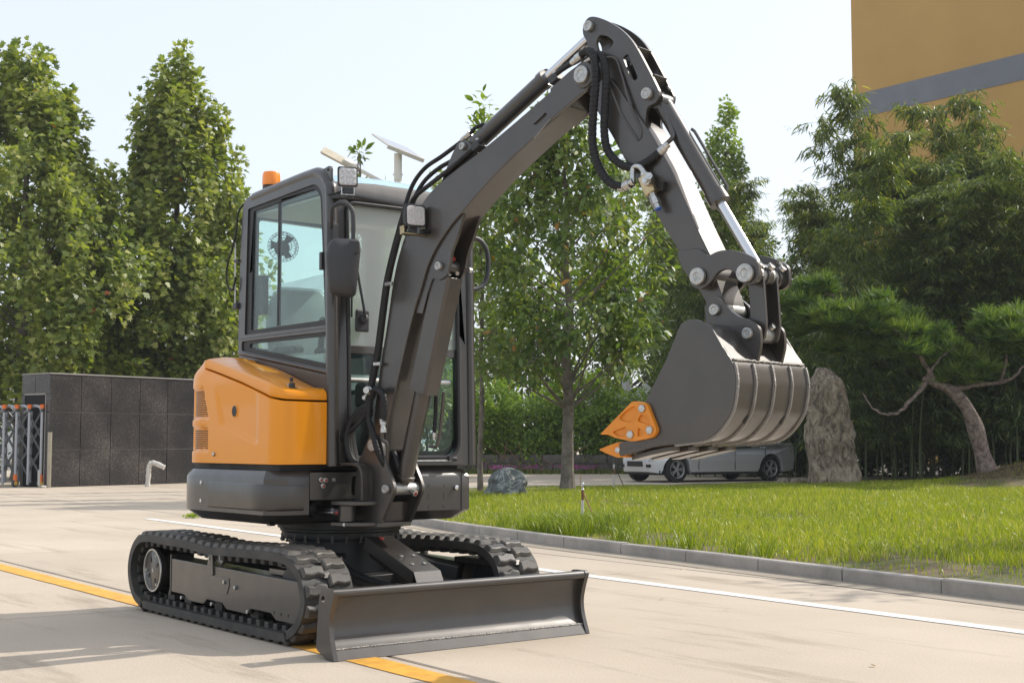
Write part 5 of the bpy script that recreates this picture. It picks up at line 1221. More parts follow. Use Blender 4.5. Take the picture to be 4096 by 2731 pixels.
arm = curve([(.66, -.350, 2.30), (.70, -.372, 2.36), (.735, -.385, 2.415), (.775, -.345, 2.437), (.81, -.305, 2.40), (.82, -.298, 2.30), (.82, -.302, 2.20)], 7)
m = MB().tube(arm, .0125, 10); m.build('mirror_arm', MT['plastic'], mi)
m = MB().cyl((.648, -.345, 2.20), (.648, -.345, 2.345), .026, n=14); m.obox((.668, -.335, 2.27), (1, 0, 0), (0, 1, 0), (0, 0, 1), (.016, .018, .06)); m.build('mirror_bracket', MT['plastic'], mi, bevel=.004)
# wiper
wi = empty('wiper'); wi.parent = EX
MB().box((.618, -.165, 1.72), (.640, -.075, 1.85)).build('wiper_plate', MT['plastic'], wi, bevel=.012)
MB().lathe((.632, -.118, 1.795), (1, 0, 0), [(0, .030), (.028, .026), (.034, .016)], 16).build('wiper_motor', MT['plastic'], wi)
MB().beam((.664, -.118, 1.80), (.652, -.175, 2.10), .018, .012).build('wiper_arm', MT['plastic'], wi, bevel=.003)
MB().beam((.652, -.205, 1.80), (.640, -.200, 2.38), .010, .014).build('wiper_blade', MT['hose'], wi)
# LED work lamp on the cab roof corner
def lamp(name, c, nrm, w_, h_, parent, depth):
    c = Vector(c); n = Vector(nrm).normalized(); t = Vector((0, 0, 1)).cross(n).normalized(); u = n.cross(t)
    g = empty(name); g.parent = parent
    sq = lambda k: rounded([(-w_*k, -h_*k), (w_*k, -h_*k), (w_*k, h_*k), (-w_*k, h_*k)], w_*.28, 4)
    m = MB(); m.loft([[c + n*d + t*a + u*b for a, b in sq(k)] for d, k in ((-depth, .62), (-depth*.4, .92), (-.006, 1.0), (0, .98))]); m.build('lamp_housing', MT['plastic'], g, bevel=.003)
    m = MB(); m.loft([[c + n*d + t*a + u*b for a, b in sq(k)] for d, k in ((-.004, .84), (.004, .83), (.007, .78))]); m.build('lamp_lens', MT['lens'], g)
    return g, c, n, t, u
g, c, n, t, u = lamp('cab_work_lamp', (.735, -.288, 2.602), (.92, -.32, .06), .060, .060, EX, .035)
m = MB()
for i in range(3):
    for j in range(3): m.lathe(c + n*.006 + t*(-.034+.034*i) + u*(-.034+.034*j), n, [(0, .0125), (.003, .010), (.004, .004)], 10)
m.build('led', MT['zinc'], g)
m = MB().obox(c - u*.078 - n*.015, t, u, n, (.034, .018, .008)); m.build('lamp_stem', MT['plastic'], g, bevel=.003)
m = MB()
for sgn in (-1, 1): m.obox(c - u*.085 - n*.012 + t*.036*sgn, t, u, n, (.003, .022, .016))
m.obox(c - u*.106 - n*.012, t, u, n, (.039, .003, .016)); m.build('lamp_bracket', MT['zinc'], g, bevel=.002)
m = MB().beam((.60, -.30, 2.50), (.74, -.28, 2.485), .07, .022); m.build('lamp_shelf', MT['plastic'], g, bevel=.004)
m = MB().tube(curve([(.63, -.36, 2.51), (.66, -.365, 2.50), (.70, -.34, 2.505), (.725, -.31, 2.525)], 6), .006, 8); m.build('lamp_cable', MT['hose'], g)
# beacon
be = empty('warning_beacon'); be.parent = EX
bp_ = Vector((-.30, -.24, 2.655))
MB().lathe(bp_, (0, 0, 1), [(0, .055), (.05, .055), (.055, .050)], 24).build('beacon_base', MT['plastic'], be)
MB().lathe(bp_ + Vector((0, 0, .055)), (0, 0, 1), [(0, .056), (.015, .058), (.07, .056), (.085, .050), (.09, .03)], 24).build('beacon_lens', MT['beacon'], be)
m = MB().tube(curve([(-.36, -.26, 2.655), (-.46, -.30, 2.64), (-.535, -.345, 2.57), (-.56, -.355, 2.42), (-.60, -.36, 2.32), (-.66, -.36, 2.24), (-.675, -.36, 2.14), (-.64, -.36, 2.07), (-.58, -.36, 2.06), (-.555, -.355, 2.14)], 8), .006, 8); m.build('beacon_cable', MT['hose'], be)
# aerial on the cab rear corner
m = MB().tube([(-.575, -.345, 1.95), (-.585, -.345, 2.36)], .005, 8); m.build('aerial', MT['zinc'], CAB)
m = MB().box((-.60, -.355, 1.93), (-.54, -.325, 1.975)); m.build('aerial_mount', MT['plastic'], CAB, bevel=.01)
m = MB().box((-.60, -.350, 2.235), (-.54, -.330, 2.255)); m.build('aerial_clip', MT['plastic'], CAB, bevel=.004)
# grab handle on the door side
m = MB().tube(curve([(.50, .68, 2.362), (.50, .77, 2.372), (.50, .84, 2.352), (.50, .885, 2.285), (.50, .892, 2.17), (.50, .865, 2.085), (.50, .79, 2.045), (.50, .68, 2.040)], 7), .016, 12); m.build('grab_handle', MT['plastic'], EX)
m = MB().cyl((.655, .50, .98), (.655, .54, .975), .012, n=10); m.box((.645, .475, .965), (.672, .502, .992)); m.build('screen_catch', MT['plastic'], CAB)

# ================================================================== boom group (swung 10.5 degrees to the left)
SW = radians(10.5); BO = Vector((.83, -.05, 0)); BD = Vector((cos(SW), sin(SW), 0)); BN = Vector((-sin(SW), cos(SW), 0))
def B(t, z, s): return BO + BD*t + BN*s + Vector((0, 0, z))
def pin(name, t, z, s0, s1, r, parent, mt_=None, head=1.25):
    m = MB(); m.cyl(B(t, z, s0), B(t, z, s1), r, n=24)
    for s, d in ((s0, -1), (s1, 1)): m.lathe(B(t, z, s), BN*d, [(-.004, r*head), (.012, r*head), (.016, r*head*.92), (.016, r*.55), (.012, r*.5)], 24)
    return m.build(name, mt_ or MT['pin'], parent, bevel=.0015)

# swing bracket
SB = empty('swing_bracket'); SB.parent = EX
bprof = rounded([(-.145, .62), (.060, .62), (.150, .775), (.172, .815), (.150, .865), (.100, .95), (.072, 1.05), (.045, 1.115), (-.045, 1.115), (-.078, 1.05), (-.145, .95), (-.165, .80)], [.01, .01, .04, .03, .04, .1, .1, .05, .05, .1, .06, .04], 5)
for s0, s1 in ((-.122, -.098), (.098, .122)):
    MB().plate(bprof, [], B, s0, s1).build('bracket_cheek', MT['steel_paint'], SB, bevel=.003)
MB().plate([(-.13, .625), (.03, .625), (.06, .74), (-.10, .74)], [], B, -.099, .099).build('bracket_web', MT['steel_paint'], SB, bevel=.004)
MB().plate(rounded([(-.20, -.13), (.06, -.13), (.06, .13), (-.20, .13)], .03), [], lambda u, v, q: B(u, q, v), .600, .624).build('bracket_foot', MT['steel_paint'], SB, bevel=.004)
for z in (.605, .722):
    MB().plate(rounded([(-.20, -.28), (-.03, -.26), (.03, -.13), (.03, .02), (-.20, .02)], .03), [], lambda u, v, q: B(u, q, v), z, z+.022).build('swing_ear', MT['steel_paint'], SB, bevel=.004)
gp = curve([B(-.20, .952, -.17), B(-.10, .952, -.17), B(-.04, .935, -.17), B(-.02, .88, -.17), B(-.018, .75, -.17)], 6)
m = MB(); rings = []
for i, p in enumerate(gp):
    d = (gp[min(i+1, len(gp)-1)]-gp[max(i-1, 0)]).normalized(); nn = d.cross(BN)
    rings.append([p + BN*a + nn*b for a, b in ((-.030, -.008), (.030, -.008), (.030, .008), (-.030, .008))])
m.loft(rings); m.build('hose_guard_strap', MT['steel_paint'], SB, bevel=.002)
pin('pin', .11, .815, -.128, .128, .020, SB)
m = MB().cyl(B(.11, .815, -.097), B(.11, .815, .097), .036, n=24); m.build('pin_sleeve', MT['pin'], SB)
pin('pin', .0, 1.06, -.128, .128, .026, SB, head=1.35)
MB().lathe(B(.150, .800, .03), BD*.8 + Vector((0, 0, -.3)), [(0, .013), (.02, .013), (.022, .018), (.034, .018), (.036, .012)], 14).build('grease_nipple', MT['zinc'], SB)
MB().lathe(B(.150, .800, .03) + (BD*.8 + Vector((0, 0, -.3))).normalized()*.034, BD*.8 + Vector((0, 0, -.3)), [(0, .011), (.005, .010)], 12).build('grease_cap', MT['red'], SB)
# swing cylinder
sc1 = B(-.12, .675, -.215); sc0 = Vector((.40, -.40, .70)); sd_ = (sc1-sc0).normalized()
m = MB().cyl(sc0 - sd_*.2, sc0 + sd_*.14, .055); m.build('swing_cylinder', MT['black'], EX, bevel=.006)
m = MB().cyl(sc0 + sd_*.1, sc1 - sd_*.04, .026, n=20); m.build('swing_cylinder_rod', MT['chrome'], EX)
m = MB().cyl(sc1 - Vector((0, 0, .045)), sc1 + Vector((0, 0, .045)), .048, n=24); m.cyl(sc1 - sd_*.075, sc1 - sd_*.03, .036, n=20); m.build('swing_rod_eye', MT['steel_paint'], EX, bevel=.003)
m = MB().cyl(sc1 + Vector((.035, -.03, -.06)), sc1 + Vector((.045, -.045, -.06)), .012, n=6); m.build('swing_pin_bolt', MT['zinc'], EX, bevel=.002)
rc = sc1 - sd_*.05 + Vector((.02, -.032, .0)); MB().lathe(rc, (.6, -.8, 0), [(0, .009), (.010, .009), (.012, .006)], 14).build('swing_grease_cap', MT['red'], EX)

# boom
top = curve2([(1.440, 2.962), (1.277, 2.874), (1.129, 2.799), (.946, 2.710), (.789, 2.638), (.573, 2.548), (.44, 2.482), (.326, 2.388), (.222, 2.262), (.150, 2.111), (.105, 1.955), (.068, 1.766), (.030, 1.597), (-.005, 1.43), (-.035, 1.25), (-.055, 1.075)], 5)
bot = curve2([(.055, 1.04), (.085, 1.20), (.155, 1.424), (.222, 1.631), (.288, 1.815), (.342, 1.936), (.395, 2.058), (.474, 2.165), (.57, 2.258), (.661, 2.325), (.768, 2.405), (.956, 2.530), (1.178, 2.656), (1.344, 2.744), (1.400, 2.785)], 5)
BM = empty('boom'); BM.parent = EX
MB().plate(top + [(-.05, 1.03), (-.02, 1.005), (.02, 1.005)] + bot, [], B, -.088, .088).build('boom_box', MT['steel_paint'], BM, bevel=.006)
MB().cyl(B(0, 1.06, -.094), B(0, 1.06, .094), .058, n=28).build('boom_foot_boss', MT['steel_paint'], BM, bevel=.003)
tipo = rounded([(1.30, 2.89), (1.440, 2.962), (1.520, 2.990), (1.582, 2.955), (1.596, 2.900), (1.560, 2.850), (1.40, 2.775), (1.30, 2.725)], [.0, .05, .05, .05, .05, .05, .02, .0], 6)
for s0, s1 in ((-.104, -.084), (.084, .104)):
    MB().plate(tipo, [], B, s0, s1).build('boom_tip_cheek', MT['steel_paint'], BM, bevel=.004)
    MB().lathe(B(1.525, 2.917, s0 if s0 < 0 else s1), BN*(-1 if s0 < 0 else 1), [(-.01, .068), (.010, .066), (.012, .060)], 32).build('tip_boss', MT['steel_paint'], BM)
pin('boom_tip_pin', 1.525, 2.917, -.120, .120, .044, BM, head=1.03)
lug = rounded([(.60, 2.30), (.655, 2.315), (.605, 2.20), (.560, 2.115), (.545, 2.04), (.520, 1.985), (.465, 1.965), (.415, 1.985), (.375, 1.90), (.335, 1.79), (.27, 1.80), (.36, 2.03), (.46, 2.19)], [.01, .01, .06, .06, .04, .04, .04, .02, .02, .01, .01, .05, .05], 5)
for s0, s1 in ((-.072, -.052), (.052, .072)):
    MB().plate(lug, [], B, s0, s1).build('cylinder_lug', MT['steel_paint'], BM, bevel=.003)
pin('boom_cylinder_pin', .472, 2.045, -.078, .078, .022, BM, head=1.1)
MB().cyl(B(.472, 2.045, -.05), B(.472, 2.045, .05), .042, n=24).build('rod_eye', MT['steel_paint'], BM, bevel=.003)
MB().lathe(B(.508, 2.085, -.01), BD + Vector((0, 0, .8)), [(0, .015), (.014, .015), (.015, .009), (.012, .008)], 16).build('grease_nipple', MT['red'], BM)
m = MB(); m.cyl(B(.555, 2.03, .068), B(.555, 2.03, .09), .014, n=10); m.cyl(B(.548, 2.005, -.02), B(.562, 2.0, -.025), .012, n=6); m.build('bolt', MT['zinc'], BM)
# small lug plate for the arm cylinder on top of the boom
alug = rounded([(.47, 2.52), (.545, 2.655), (.60, 2.725), (.66, 2.728), (.70, 2.690), (.745, 2.640), (.76, 2.60)], [.0, .05, .04, .04, .04, .04, .0], 5)
for s0, s1 in ((-.060, -.042), (.042, .060)): MB().plate(alug, [], B, s0, s1).build('arm_cylinder_lug', MT['steel_paint'], BM, bevel=.003)
pin('arm_cylinder_pin', .640, 2.690, -.064, .064, .018, BM, head=1.15)
# welded doubler and lifting tab on the boom flank
MB().plate(rounded([(1.16, 2.73), (1.235, 2.775), (1.26, 2.77), (1.235, 2.752), (1.18, 2.722)], .006), [], B, -.100, -.086).build('boom_tab', MT['steel_paint'], BM, bevel=.002)
m = MB().tube([B(1.180, 2.650, -.090), B(1.290, 2.735, -.090)], .004, 6); m.tube([B(1.290, 2.735, -.090), B(1.318, 2.735, -.090)], .004, 6); m.build('doubler_edge', MT['weld'], BM)
# pipes along the boom with clamps
for s_, off in ((-.070, 0.0), (-.092, -.022)):
    pp = [(1.480, 3.010), (1.300, 2.952), (.78, 2.684), (.575, 2.580), (.40, 2.505), (.278, 2.445), (.235, 2.36)]
    m = MB().tube(curve([B(a, b+off*.8+.012, s_) for a, b in pp], 8), .0125, 10); m.build('boom_pipe', MT['hose'], BM)
for t, z in ((.765, 2.672), (1.315, 2.940)):
    a, b = B(t, z, -.105), B(t, z, -.045); MB().beam(a, b, .06, .040, up=(-.45, 0, .9)).build('pipe_clamp', MT['plastic'], BM, bevel=.004)
    MB().cyl(B(t-.01, z+.02, -.06), B(t-.022, z+.046, -.06), .012, n=6).build('clamp_bolt', MT['zinc'], BM)
# flexible hoses from the cab front up onto the boom
def hose(name, pts, r, parent, ribbed=False, per=10):
    c = curve(pts, per if not ribbed else 26)
    if ribbed:
        L = [0]
        for a, b in zip(c, c[1:]): L.append(L[-1]+(b-a).length)
        tot = L[-1]; n = int(tot/.0045); c2 = []; rr = []
        for i in range(n+1):
            s = tot*i/n; k = max(1, min(int(np.searchsorted(L, s)), len(L)-1)); t = (s-L[k-1])/max(L[k]-L[k-1], 1e-9)
            c2.append(c[k-1].lerp(c[k], t)); rr.append(r*(.86 if (s % .024) < .0045 else 1.0))
        m = MB().tube(c2, rr, 10); return m.build(name, MT['hose'], parent, ang=60)
    m = MB().tube(c, r, 10); return m.build(name, MT['hose'], parent)
hose('hose', [B(.626, 2.742, -.03), B(.56, 2.715, -.03), B(.45, 2.665, -.04), B(.33, 2.615, -.05), B(.245, 2.535, -.06), B(.205, 2.42, -.08), B(.19, 2.30, -.10), B(.17, 2.2, -.11)], .0125, BM)
hose('hose', [B(.56, 2.640, -.03), B(.44, 2.605, -.04), B(.345, 2.545, -.06), B(.285, 2.46, -.08), B(.25, 2.36, -.09), B(.21, 2.24, -.1)], .0125, BM)
MB().cyl(B(.60, 2.735, -.03), B(.665, 2.765, -.03), .016, n=6).build('hose_fitting', MT['zinc'], BM)
hose('hose', [B(.665, 2.765, -.03), B(.70, 2.79, -.03), B(.75, 2.80, -.02), B(.775, 2.79, 0)], .011, BM)
for k in range(4):
    s_ = -.098-.010*(k % 2); dx = -.004-.015*(k//2)
    hose('hose', [B(.235+dx, 2.37, s_), B(.165+dx, 2.2, s_), B(.10+dx, 2.0, s_-.004), B(.06+dx, 1.80, s_-.004), B(.015+dx, 1.58, s_), B(-.025+dx, 1.40, s_-.01), B(-.05+dx, 1.25, s_-.02), B(-.12+dx*2, 1.17-.01*k, s_-.05), B(-.22, 1.10+.03*k, -.17+.03*k), B(-.24, 1.02, -.14+.02*k), B(-.22, .95, -.10)], .0125, BM)
for z in (1.97, 1.52, 1.36):
    t_ = interp(z, [1.25, 1.43, 1.597, 1.766, 1.955], [-.035, -.005, .03, .068, .105]); MB().obox(B(t_+.005, z, -.115), BD, BN, (0, 0, 1), (.028, .012, .010)).build('hose_clip', MT['zinc'], BM, bevel=.003)
# spiral-wrapped hoses looping down beside the cab foot
hose('wrapped_hose', [B(-.015, 1.33, -.13), B(.04, 1.375, -.145), (B(.105, 1.335, -.15)), B(.115, 1.25, -.15), B(.098, 1.18, -.15)], .020, BM, True)
for k in range(4):
    hose('wrapped_hose', [B(-.03, 1.30-.02*k, -.12), B(-.12-.02*k, 1.24-.02*k, -.15), B(-.19-.01*k, 1.12, -.16+.02*k), B(-.17, .99-.02*k, -.15+.02*k), B(-.12, .93, -.10)], .019, BM)
hose('wrapped_hose', [B(-.03, 1.36, -.12), B(-.035, 1.22, -.135), B(.01, 1.13, -.14), B(.045, 1.04, -.14), B(.075, .95, -.11), B(.08, .88, -.06)], .018, BM, True)
hose('wrapped_hose', [B(.08, 1.02, -.05), B(.105, .98, -.05), B(.115, .93, -.04), B(.095, .90, -.02)], .018, BM, True)
m = MB(); m.lathe(B(.100, 1.205, -.15), BD*.1-Vector((0, 0, 1)), [(0, .020), (.03, .020), (.032, .015), (.05, .015), (.052, .019), (.075, .019)], 14); m.build('hose_fitting', MT['zinc'], BM)
m = MB().tube(curve([B(.097, 1.14, -.15), B(.09, 1.09, -.14), B(.11, 1.06, -.12), B(.085, .95, -.10), B(.06, .885, -.08), B(.085, .865, -.04)], 7), .011, 10); m.build('steel_line', MT['steel_paint'], BM)
m = MB().lathe(B(-.035, 1.37, -.13), BN*-1 + BD*.6, [(0, .024), (.03, .024), (.034, .018), (.06, .018)], 14); m.build('hose_fitting', MT['zinc'], BM)
m = MB().lathe(B(-.075, 1.33, -.10), BN*-1 + BD*.2, [(0, .018), (.03, .018), (.034, .012), (.045, .012)], 14); m.build('hose_fitting', MT['zinc'], BM)
# boom cylinder with its rod guard
b0, b1 = B(.11, .815, 0), B(.472, 2.045, 0); bd = (b1-b0).normalized()
BC = empty('boom_cylinder'); BC.parent = EX
m = MB().lathe(b0, bd, [(.035, .032), (.055, .034), (.058, .055), (.075, .056), (.08, .0475), (.66, .0475), (.662, .053), (.70, .053), (.702, .03)], 30); m.build('cylinder_tube', MT['steel_paint'], BC)
m = MB().cyl(b0 + bd*.66, b1 - bd*.03, .026, n=20); m.build('cylinder_rod', MT['chrome'], BC)
bx = BN; bf = bd.cross(bx); bf = bf if bf.dot(BD) > 0 else -bf
g0, g1 = b0 + bd*.565, b0 + bd*1.235
m = MB(); sec = [(-.062, -.05), (-.062, .062), (-.045, .078), (.045, .078), (.062, .062), (.062, -.05), (.055, -.05), (.055, .058), (.042, .071), (-.042, .071), (-.055, .058), (-.055, -.05)]
m.loft([[g0 + bx*a + bf*b for a, b in sec], [g1 + bx*a + bf*b for a, b in sec]]); m.build('rod_guard', MT['steel_paint'], BC, bevel=.002)
hose('cylinder_hose', [B(.30, 1.40, .075), B(.29, 1.25, .080), B(.275, 1.12, .085)], .012, BC)
MB().lathe(B(.275, 1.13, .085), (0, 0, -1), [(0, .016), (.025, .016), (.027, .012), (.04, .012)], 12).build('hose_fitting', MT['zinc'], BC)
m = MB().tube(curve([B(.35, 1.36, .085), B(.315, 1.16, .095), B(.29, 1.06, .09), B(.25, 1.055, .07)], 6), .010, 8); m.build('cylinder_pipe', MT['steel_paint'], BC)

# boom work lamp
g, c, n, t, u = lamp('boom_work_lamp', B(.375, 2.325, -.165), BD*.92 + BN*-.25 + Vector((0, 0, .06)), .066, .064, EX, .075)
MB().obox(c - u*.075 - n*.04, t, u, n, (.020, .020, .02)).build('lamp_stem', MT['plastic'], g, bevel=.003)
m = MB(); m.obox(c - u*.098 - n*.04, t, u, n, (.066, .004, .022)); m.obox(c - u*.078 - n*.04 + t*.066, t, u, n, (.004, .024, .022)); m.obox(c - u*.078 - n*.04 - t*.066, t, u, n, (.004, .024, .022)); m.build('lamp_bracket', MT['brass'], g, bevel=.002)
m = MB().cyl(B(.40, 2.245, -.085), B(.40, 2.235, -.145), .016, n=12); m.build('lamp_bush', MT['hose'], g)

# arm (dipper) cylinder on top of the boom
AC = empty('arm_cylinder'); AC.parent = EX
a0, a1 = B(.640, 2.690, 0), B(1.536, 3.172, 0); ad = (a1-a0).normalized()
m = MB().lathe(a0, ad, [(-.02, .03), (.03, .034), (.034, .046), (.585, .046), (.587, .051), (.625, .051), (.628, .03)], 28); m.build('cylinder_tube', MT['steel_paint'], AC)
m = MB().cyl(a0 + ad*.60, a1 - ad*.03, .026, n=20); m.build('cylinder_rod', MT['chrome'], AC)
m = MB().cyl(a1 - BN*.038, a1 + BN*.038, .040, n=22); m.build('rod_eye', MT['steel_paint'], AC)
m = MB().tube(curve([a0 + ad*.08 + Vector((0, 0, .05)) + BN*.03, a0 + ad*.12 + Vector((0, 0, .075)) + BN*.03, a0 + ad*.3 + Vector((0, 0, .075)) + BN*.03, a0 + ad*.56 + Vector((0, 0, .075)) + BN*.03, a0 + ad*.60 + Vector((0, 0, .05)) + BN*.03], 6), .009, 8); m.build('cylinder_pipe', MT['steel_paint'], AC)

# ---------------- arm (dipper stick)
AR = empty('dipper_arm'); AR.parent = EX
po = curve2([(1.505, 2.86), (1.512, 3.00), (1.517, 3.09), (1.492, 3.142), (1.496, 3.192), (1.540, 3.222), (1.627, 3.190), (1.735, 3.116), (1.814, 3.028), (1.891, 2.899), (1.945, 2.800), (1.962, 2.757), (1.942, 2.716), (1.893, 2.700), (1.880, 2.64)], 5) + [(1.90, 2.52), (1.72, 2.52), (1.60, 2.72)]
h1 = rounded([(1.600, 3.120), (1.655, 3.098), (1.692, 3.062), (1.662, 3.030), (1.590, 3.026), (1.572, 3.085)], .03, 5)
h2 = rounded([(1.775, 2.988), (1.742, 2.975), (1.800, 2.842), (1.838, 2.852)], .02, 5)
for s0, s1 in ((-.070, -.050), (.050, .070)):
    MB().plate(po, [h1, h2], B, s0, s1).build('bellcrank_plate', MT['steel_paint'], AR, bevel=.003)
for t, z, hw, hh in ((1.83, 2.975, .02, .055), (1.925, 2.82, .02, .05)):
    MB().obox(B(t-.03, z, 0), BD*.85 + Vector((0, 0, -.5)), BN, BD*.5+Vector((0, 0, .85)), (.006, .052, .05)).build('cross_web', MT['steel_paint'], AR, bevel=.002)
MB().cyl(B(1.525, 2.917, -.083), B(1.525, 2.917, .083), .060, n=28).build('arm_boss', MT['steel_paint'], AR)
box = [(1.575, 2.86), (1.66, 2.90), (1.74, 2.80), (1.90, 2.595), (1.932, 2.548), (2.040, 2.370), (2.180, 2.085), (2.262, 1.930), (2.285, 1.84), (2.33, 1.72), (2.345, 1.67), (2.31, 1.635), (2.262, 1.655), (2.240, 1.705), (2.186, 1.790), (2.105, 1.900), (2.082, 1.972), (1.904, 2.235), (1.784, 2.424), (1.679, 2.597), (1.555, 2.78)]
MB().plate(rounded(box, [.03, .04, .05, .03, .02, .02, .02, .02, .02, .03, .03, .03, .03, .02, .02, .02, .02, .02, .02, .03, .03], 4), [], B, -.086, .086).build('arm_box', MT['steel_paint'], AR, bevel=.006)
MB().plate(rounded([(2.075, 1.975), (2.20, 1.98), (2.262, 1.93), (2.300, 1.84), (2.275, 1.785), (2.19, 1.785), (2.095, 1.905)], .03), [], B, -.098, .098).build('nose_doubler', MT['steel_paint'], AR, bevel=.004)
m = MB()
for s in (-.0875,): m.tube(curve([B(1.625, 2.995, -.071), B(1.70, 2.975, -.072), B(1.745, 2.88, -.080), B(1.80, 2.73, -.0875), B(1.860, 2.60, -.0875), B(1.858, 2.545, -.0875)], 8), .007, 8)
m.tube(curve([B(1.67, 2.86, -.087), B(1.74, 2.70, -.087), B(1.85, 2.54, -.087)], 6), .006, 6); m.build('weld_bead', MT['steel_paint'], AR)
pin('arm_cylinder_pin', 1.536, 3.172, -.078, .078, .026, AR, head=1.05)
pin('bucket_cylinder_pin', 1.897, 2.764, -.078, .078, .028, AR, head=1.05)
MB().lathe(B(1.955, 2.80, .02), BD + Vector((0, 0, .5)), [(0, .014), (.012, .014), (.013, .009), (.01, .008)], 14).build('grease_nipple', MT['zinc'], AR)
# shut-off valve on the arm flank
VA = empty('shutoff_valve'); VA.parent = EX
vd = (BD*.45 + Vector((0, 0, -1))).normalized(); vu = BD*1.0 + Vector((0, 0, .45)); vc = B(1.938, 2.305, -.128)
MB().obox(vc, vd, BN, vu, (.050, .022, .030)).build('valve_body', MT['brass'], VA, bevel=.003)
m = MB().lathe(vc - BN*.02 + vu*.02, BN*-1 + vu*.15, [(0, .024), (.035, .024), (.037, .016), (.05, .016)], 16); m.cyl(vc - BN*.03 + vu*.03, vc - BN*.075 + vu*.055, .020, n=6); m.build('valve_stem', MT['zinc'], VA)
MB().lathe(vc + vd*.048, vd, [(0, .020), (.03, .020), (.031, .024), (.06, .024), (.062, .019), (.085, .019)], 6).build('outlet_fitting', MT['zinc'], VA)
MB().cyl(vc + vd*.132, vc + vd*.138, .017, n=14).build('blue_cap', mat('blue_cap', (.03, .10, .42), .4), VA)
MB().lathe(vc - vd*.085, vd, [(0, .014), (.02, .014), (.021, .020), (.04, .020)], 12).build('inlet_fitting', MT['zinc'], VA)
MB().tube(curve([vc - vd*.08, vc - vd*.105 - BD*.012, vc - vd*.10 - BD*.05, B(1.848, 2.325, -.135)], 6), .014, 12).build('inlet_elbow', MT['zinc'], VA)
MB().beam(B(1.96, 2.30, -.105), B(2.015, 2.29, -.105), .03, .045).build('valve_plate', MT['black'], VA, bevel=.003)
# hoses hanging from boom tip to arm
hose('wrapped_hose', [B(1.515, 3.020, -.115), B(1.555, 3.030, -.12), B(1.605, 3.005, -.135), B(1.632, 2.94, -.15), B(1.638, 2.85, -.155), B(1.622, 2.687, -.155), B(1.615, 2.545, -.15), B(1.650, 2.432, -.15), B(1.715, 2.345, -.15), B(1.79, 2.312, -.14), B(1.848, 2.325, -.135)], .0215, AR, True)
hose('wrapped_hose', [B(1.560, 3.008, -.085), B(1.605, 3.010, -.10), B(1.660, 2.975, -.125), B(1.687, 2.881, -.13), B(1.680, 2.753, -.13), B(1.672, 2.611, -.13), B(1.690, 2.508, -.125), B(1.760, 2.432, -.12), B(1.85, 2.402, -.12), B(1.925, 2.425, -.11), B(1.975, 2.462, -.09)], .0205, AR, True)
for p, d in ((B(1.480, 3.005, -.11), BD + Vector((0, 0, .45))), (B(1.525, 2.990, -.083), BD + Vector((0, 0, .45))), (B(1.975, 2.462, -.09), BD + Vector((0, 0, .9)) + BN*.35), (B(1.800, 2.312, -.14), BD + Vector((0, 0, .3)))):
    MB().lathe(p, d, [(-.035, .015), (-.02, .019), (.0, .019), (.002, .023), (.035, .023), (.037, .018), (.06, .018)], 12).build('hose_fitting', MT['zinc'], AR)
m = MB().tube(curve([B(2.005, 2.505, -.07), B(2.03, 2.53, -.06), B(2.025, 2.56, -.05), B(1.965, 2.69, -.04), B(1.960, 2.715, -.035), B(1.985, 2.715, -.02)], 6), .011, 10); m.build('cylinder_port_pipe', MT['steel_paint'], AR)

# ---------------- bucket cylinder, links, bucket
KC = empty('bucket_cylinder'); KC.parent = EX
k0, k1 = B(1.925, 2.735, 0), B(2.475, 1.850, 0); kd = (k1-k0).normalized()
m = MB().lathe(k0, kd, [(-.03, .035), (.02, .038), (.024, .046), (.57, .046), (.572, .052), (.635, .052), (.638, .03)], 30); m.build('cylinder_tube', MT['steel_paint'], KC)
m = MB().cyl(k0 + kd*.6, k1 - kd*.03, .024, n=20); m.build('cylinder_rod', MT['chrome'], KC)
MB().cyl(k0 - BN*.045, k0 + BN*.045, .042, n=22).build('base_eye', MT['steel_paint'], KC); MB().cyl(k1 - BN*.04, k1 + BN*.04, .04, n=22).build('rod_eye', MT['steel_paint'], KC)
kf = kd.cross(BN); kf = kf if kf.dot(BD) > 0 else -kf
m = MB().tube([k0 + kd*.22 + kf*.055 + BN*.02, k0 + kd*.24 + kf*.062 + BN*.02, k0 + kd*.58 + kf*.062 + BN*.02, k0 + kd*.60 + kf*.05 + BN*.02], .008, 8); m.build('cylinder_pipe', MT['steel_paint'], KC)
LK = empty('bucket_linkage'); LK.parent = EX
A_, C_, B_, E_ = (2.232, 1.838), (2.487, 1.832), (2.300, 1.682), (2.474, 1.565)
arch = rounded([(2.175, 1.80), (2.19, 1.88), (2.265, 1.925), (2.340, 1.950), (2.42, 1.945), (2.50, 1.915), (2.548, 1.885), (2.555, 1.80), (2.50, 1.770), (2.447, 1.800), (2.415, 1.850), (2.375, 1.862), (2.33, 1.850), (2.29, 1.800), (2.24, 1.775)], .03, 5)
for s0, s1 in ((-.142, -.118), (.118, .142)): MB().plate(arch, [], B, s0, s1).build('side_link', MT['steel_paint'], LK, bevel=.004)
pin('link_pin', A_[0], A_[1], -.150, .150, .034, LK, head=1.2)
pin('link_pin', C_[0], C_[1], -.150, .150, .036, LK, head=1.2)
for s in (-.10, 0, .10):
    MB().cyl(B(C_[0], C_[1], s-.022), B(C_[0], C_[1], s+.022), .046, n=22).build('link_spacer', MT['steel_paint'], LK, bevel=.003)
    MB().lathe(B(C_[0]+.035, C_[1]+.035, s), BD*.75 + Vector((0, 0, .65)), [(0, .017), (.018, .017), (.02, .012), (.014, .010)], 16).build('grease_nipple', MT['zinc'], LK)
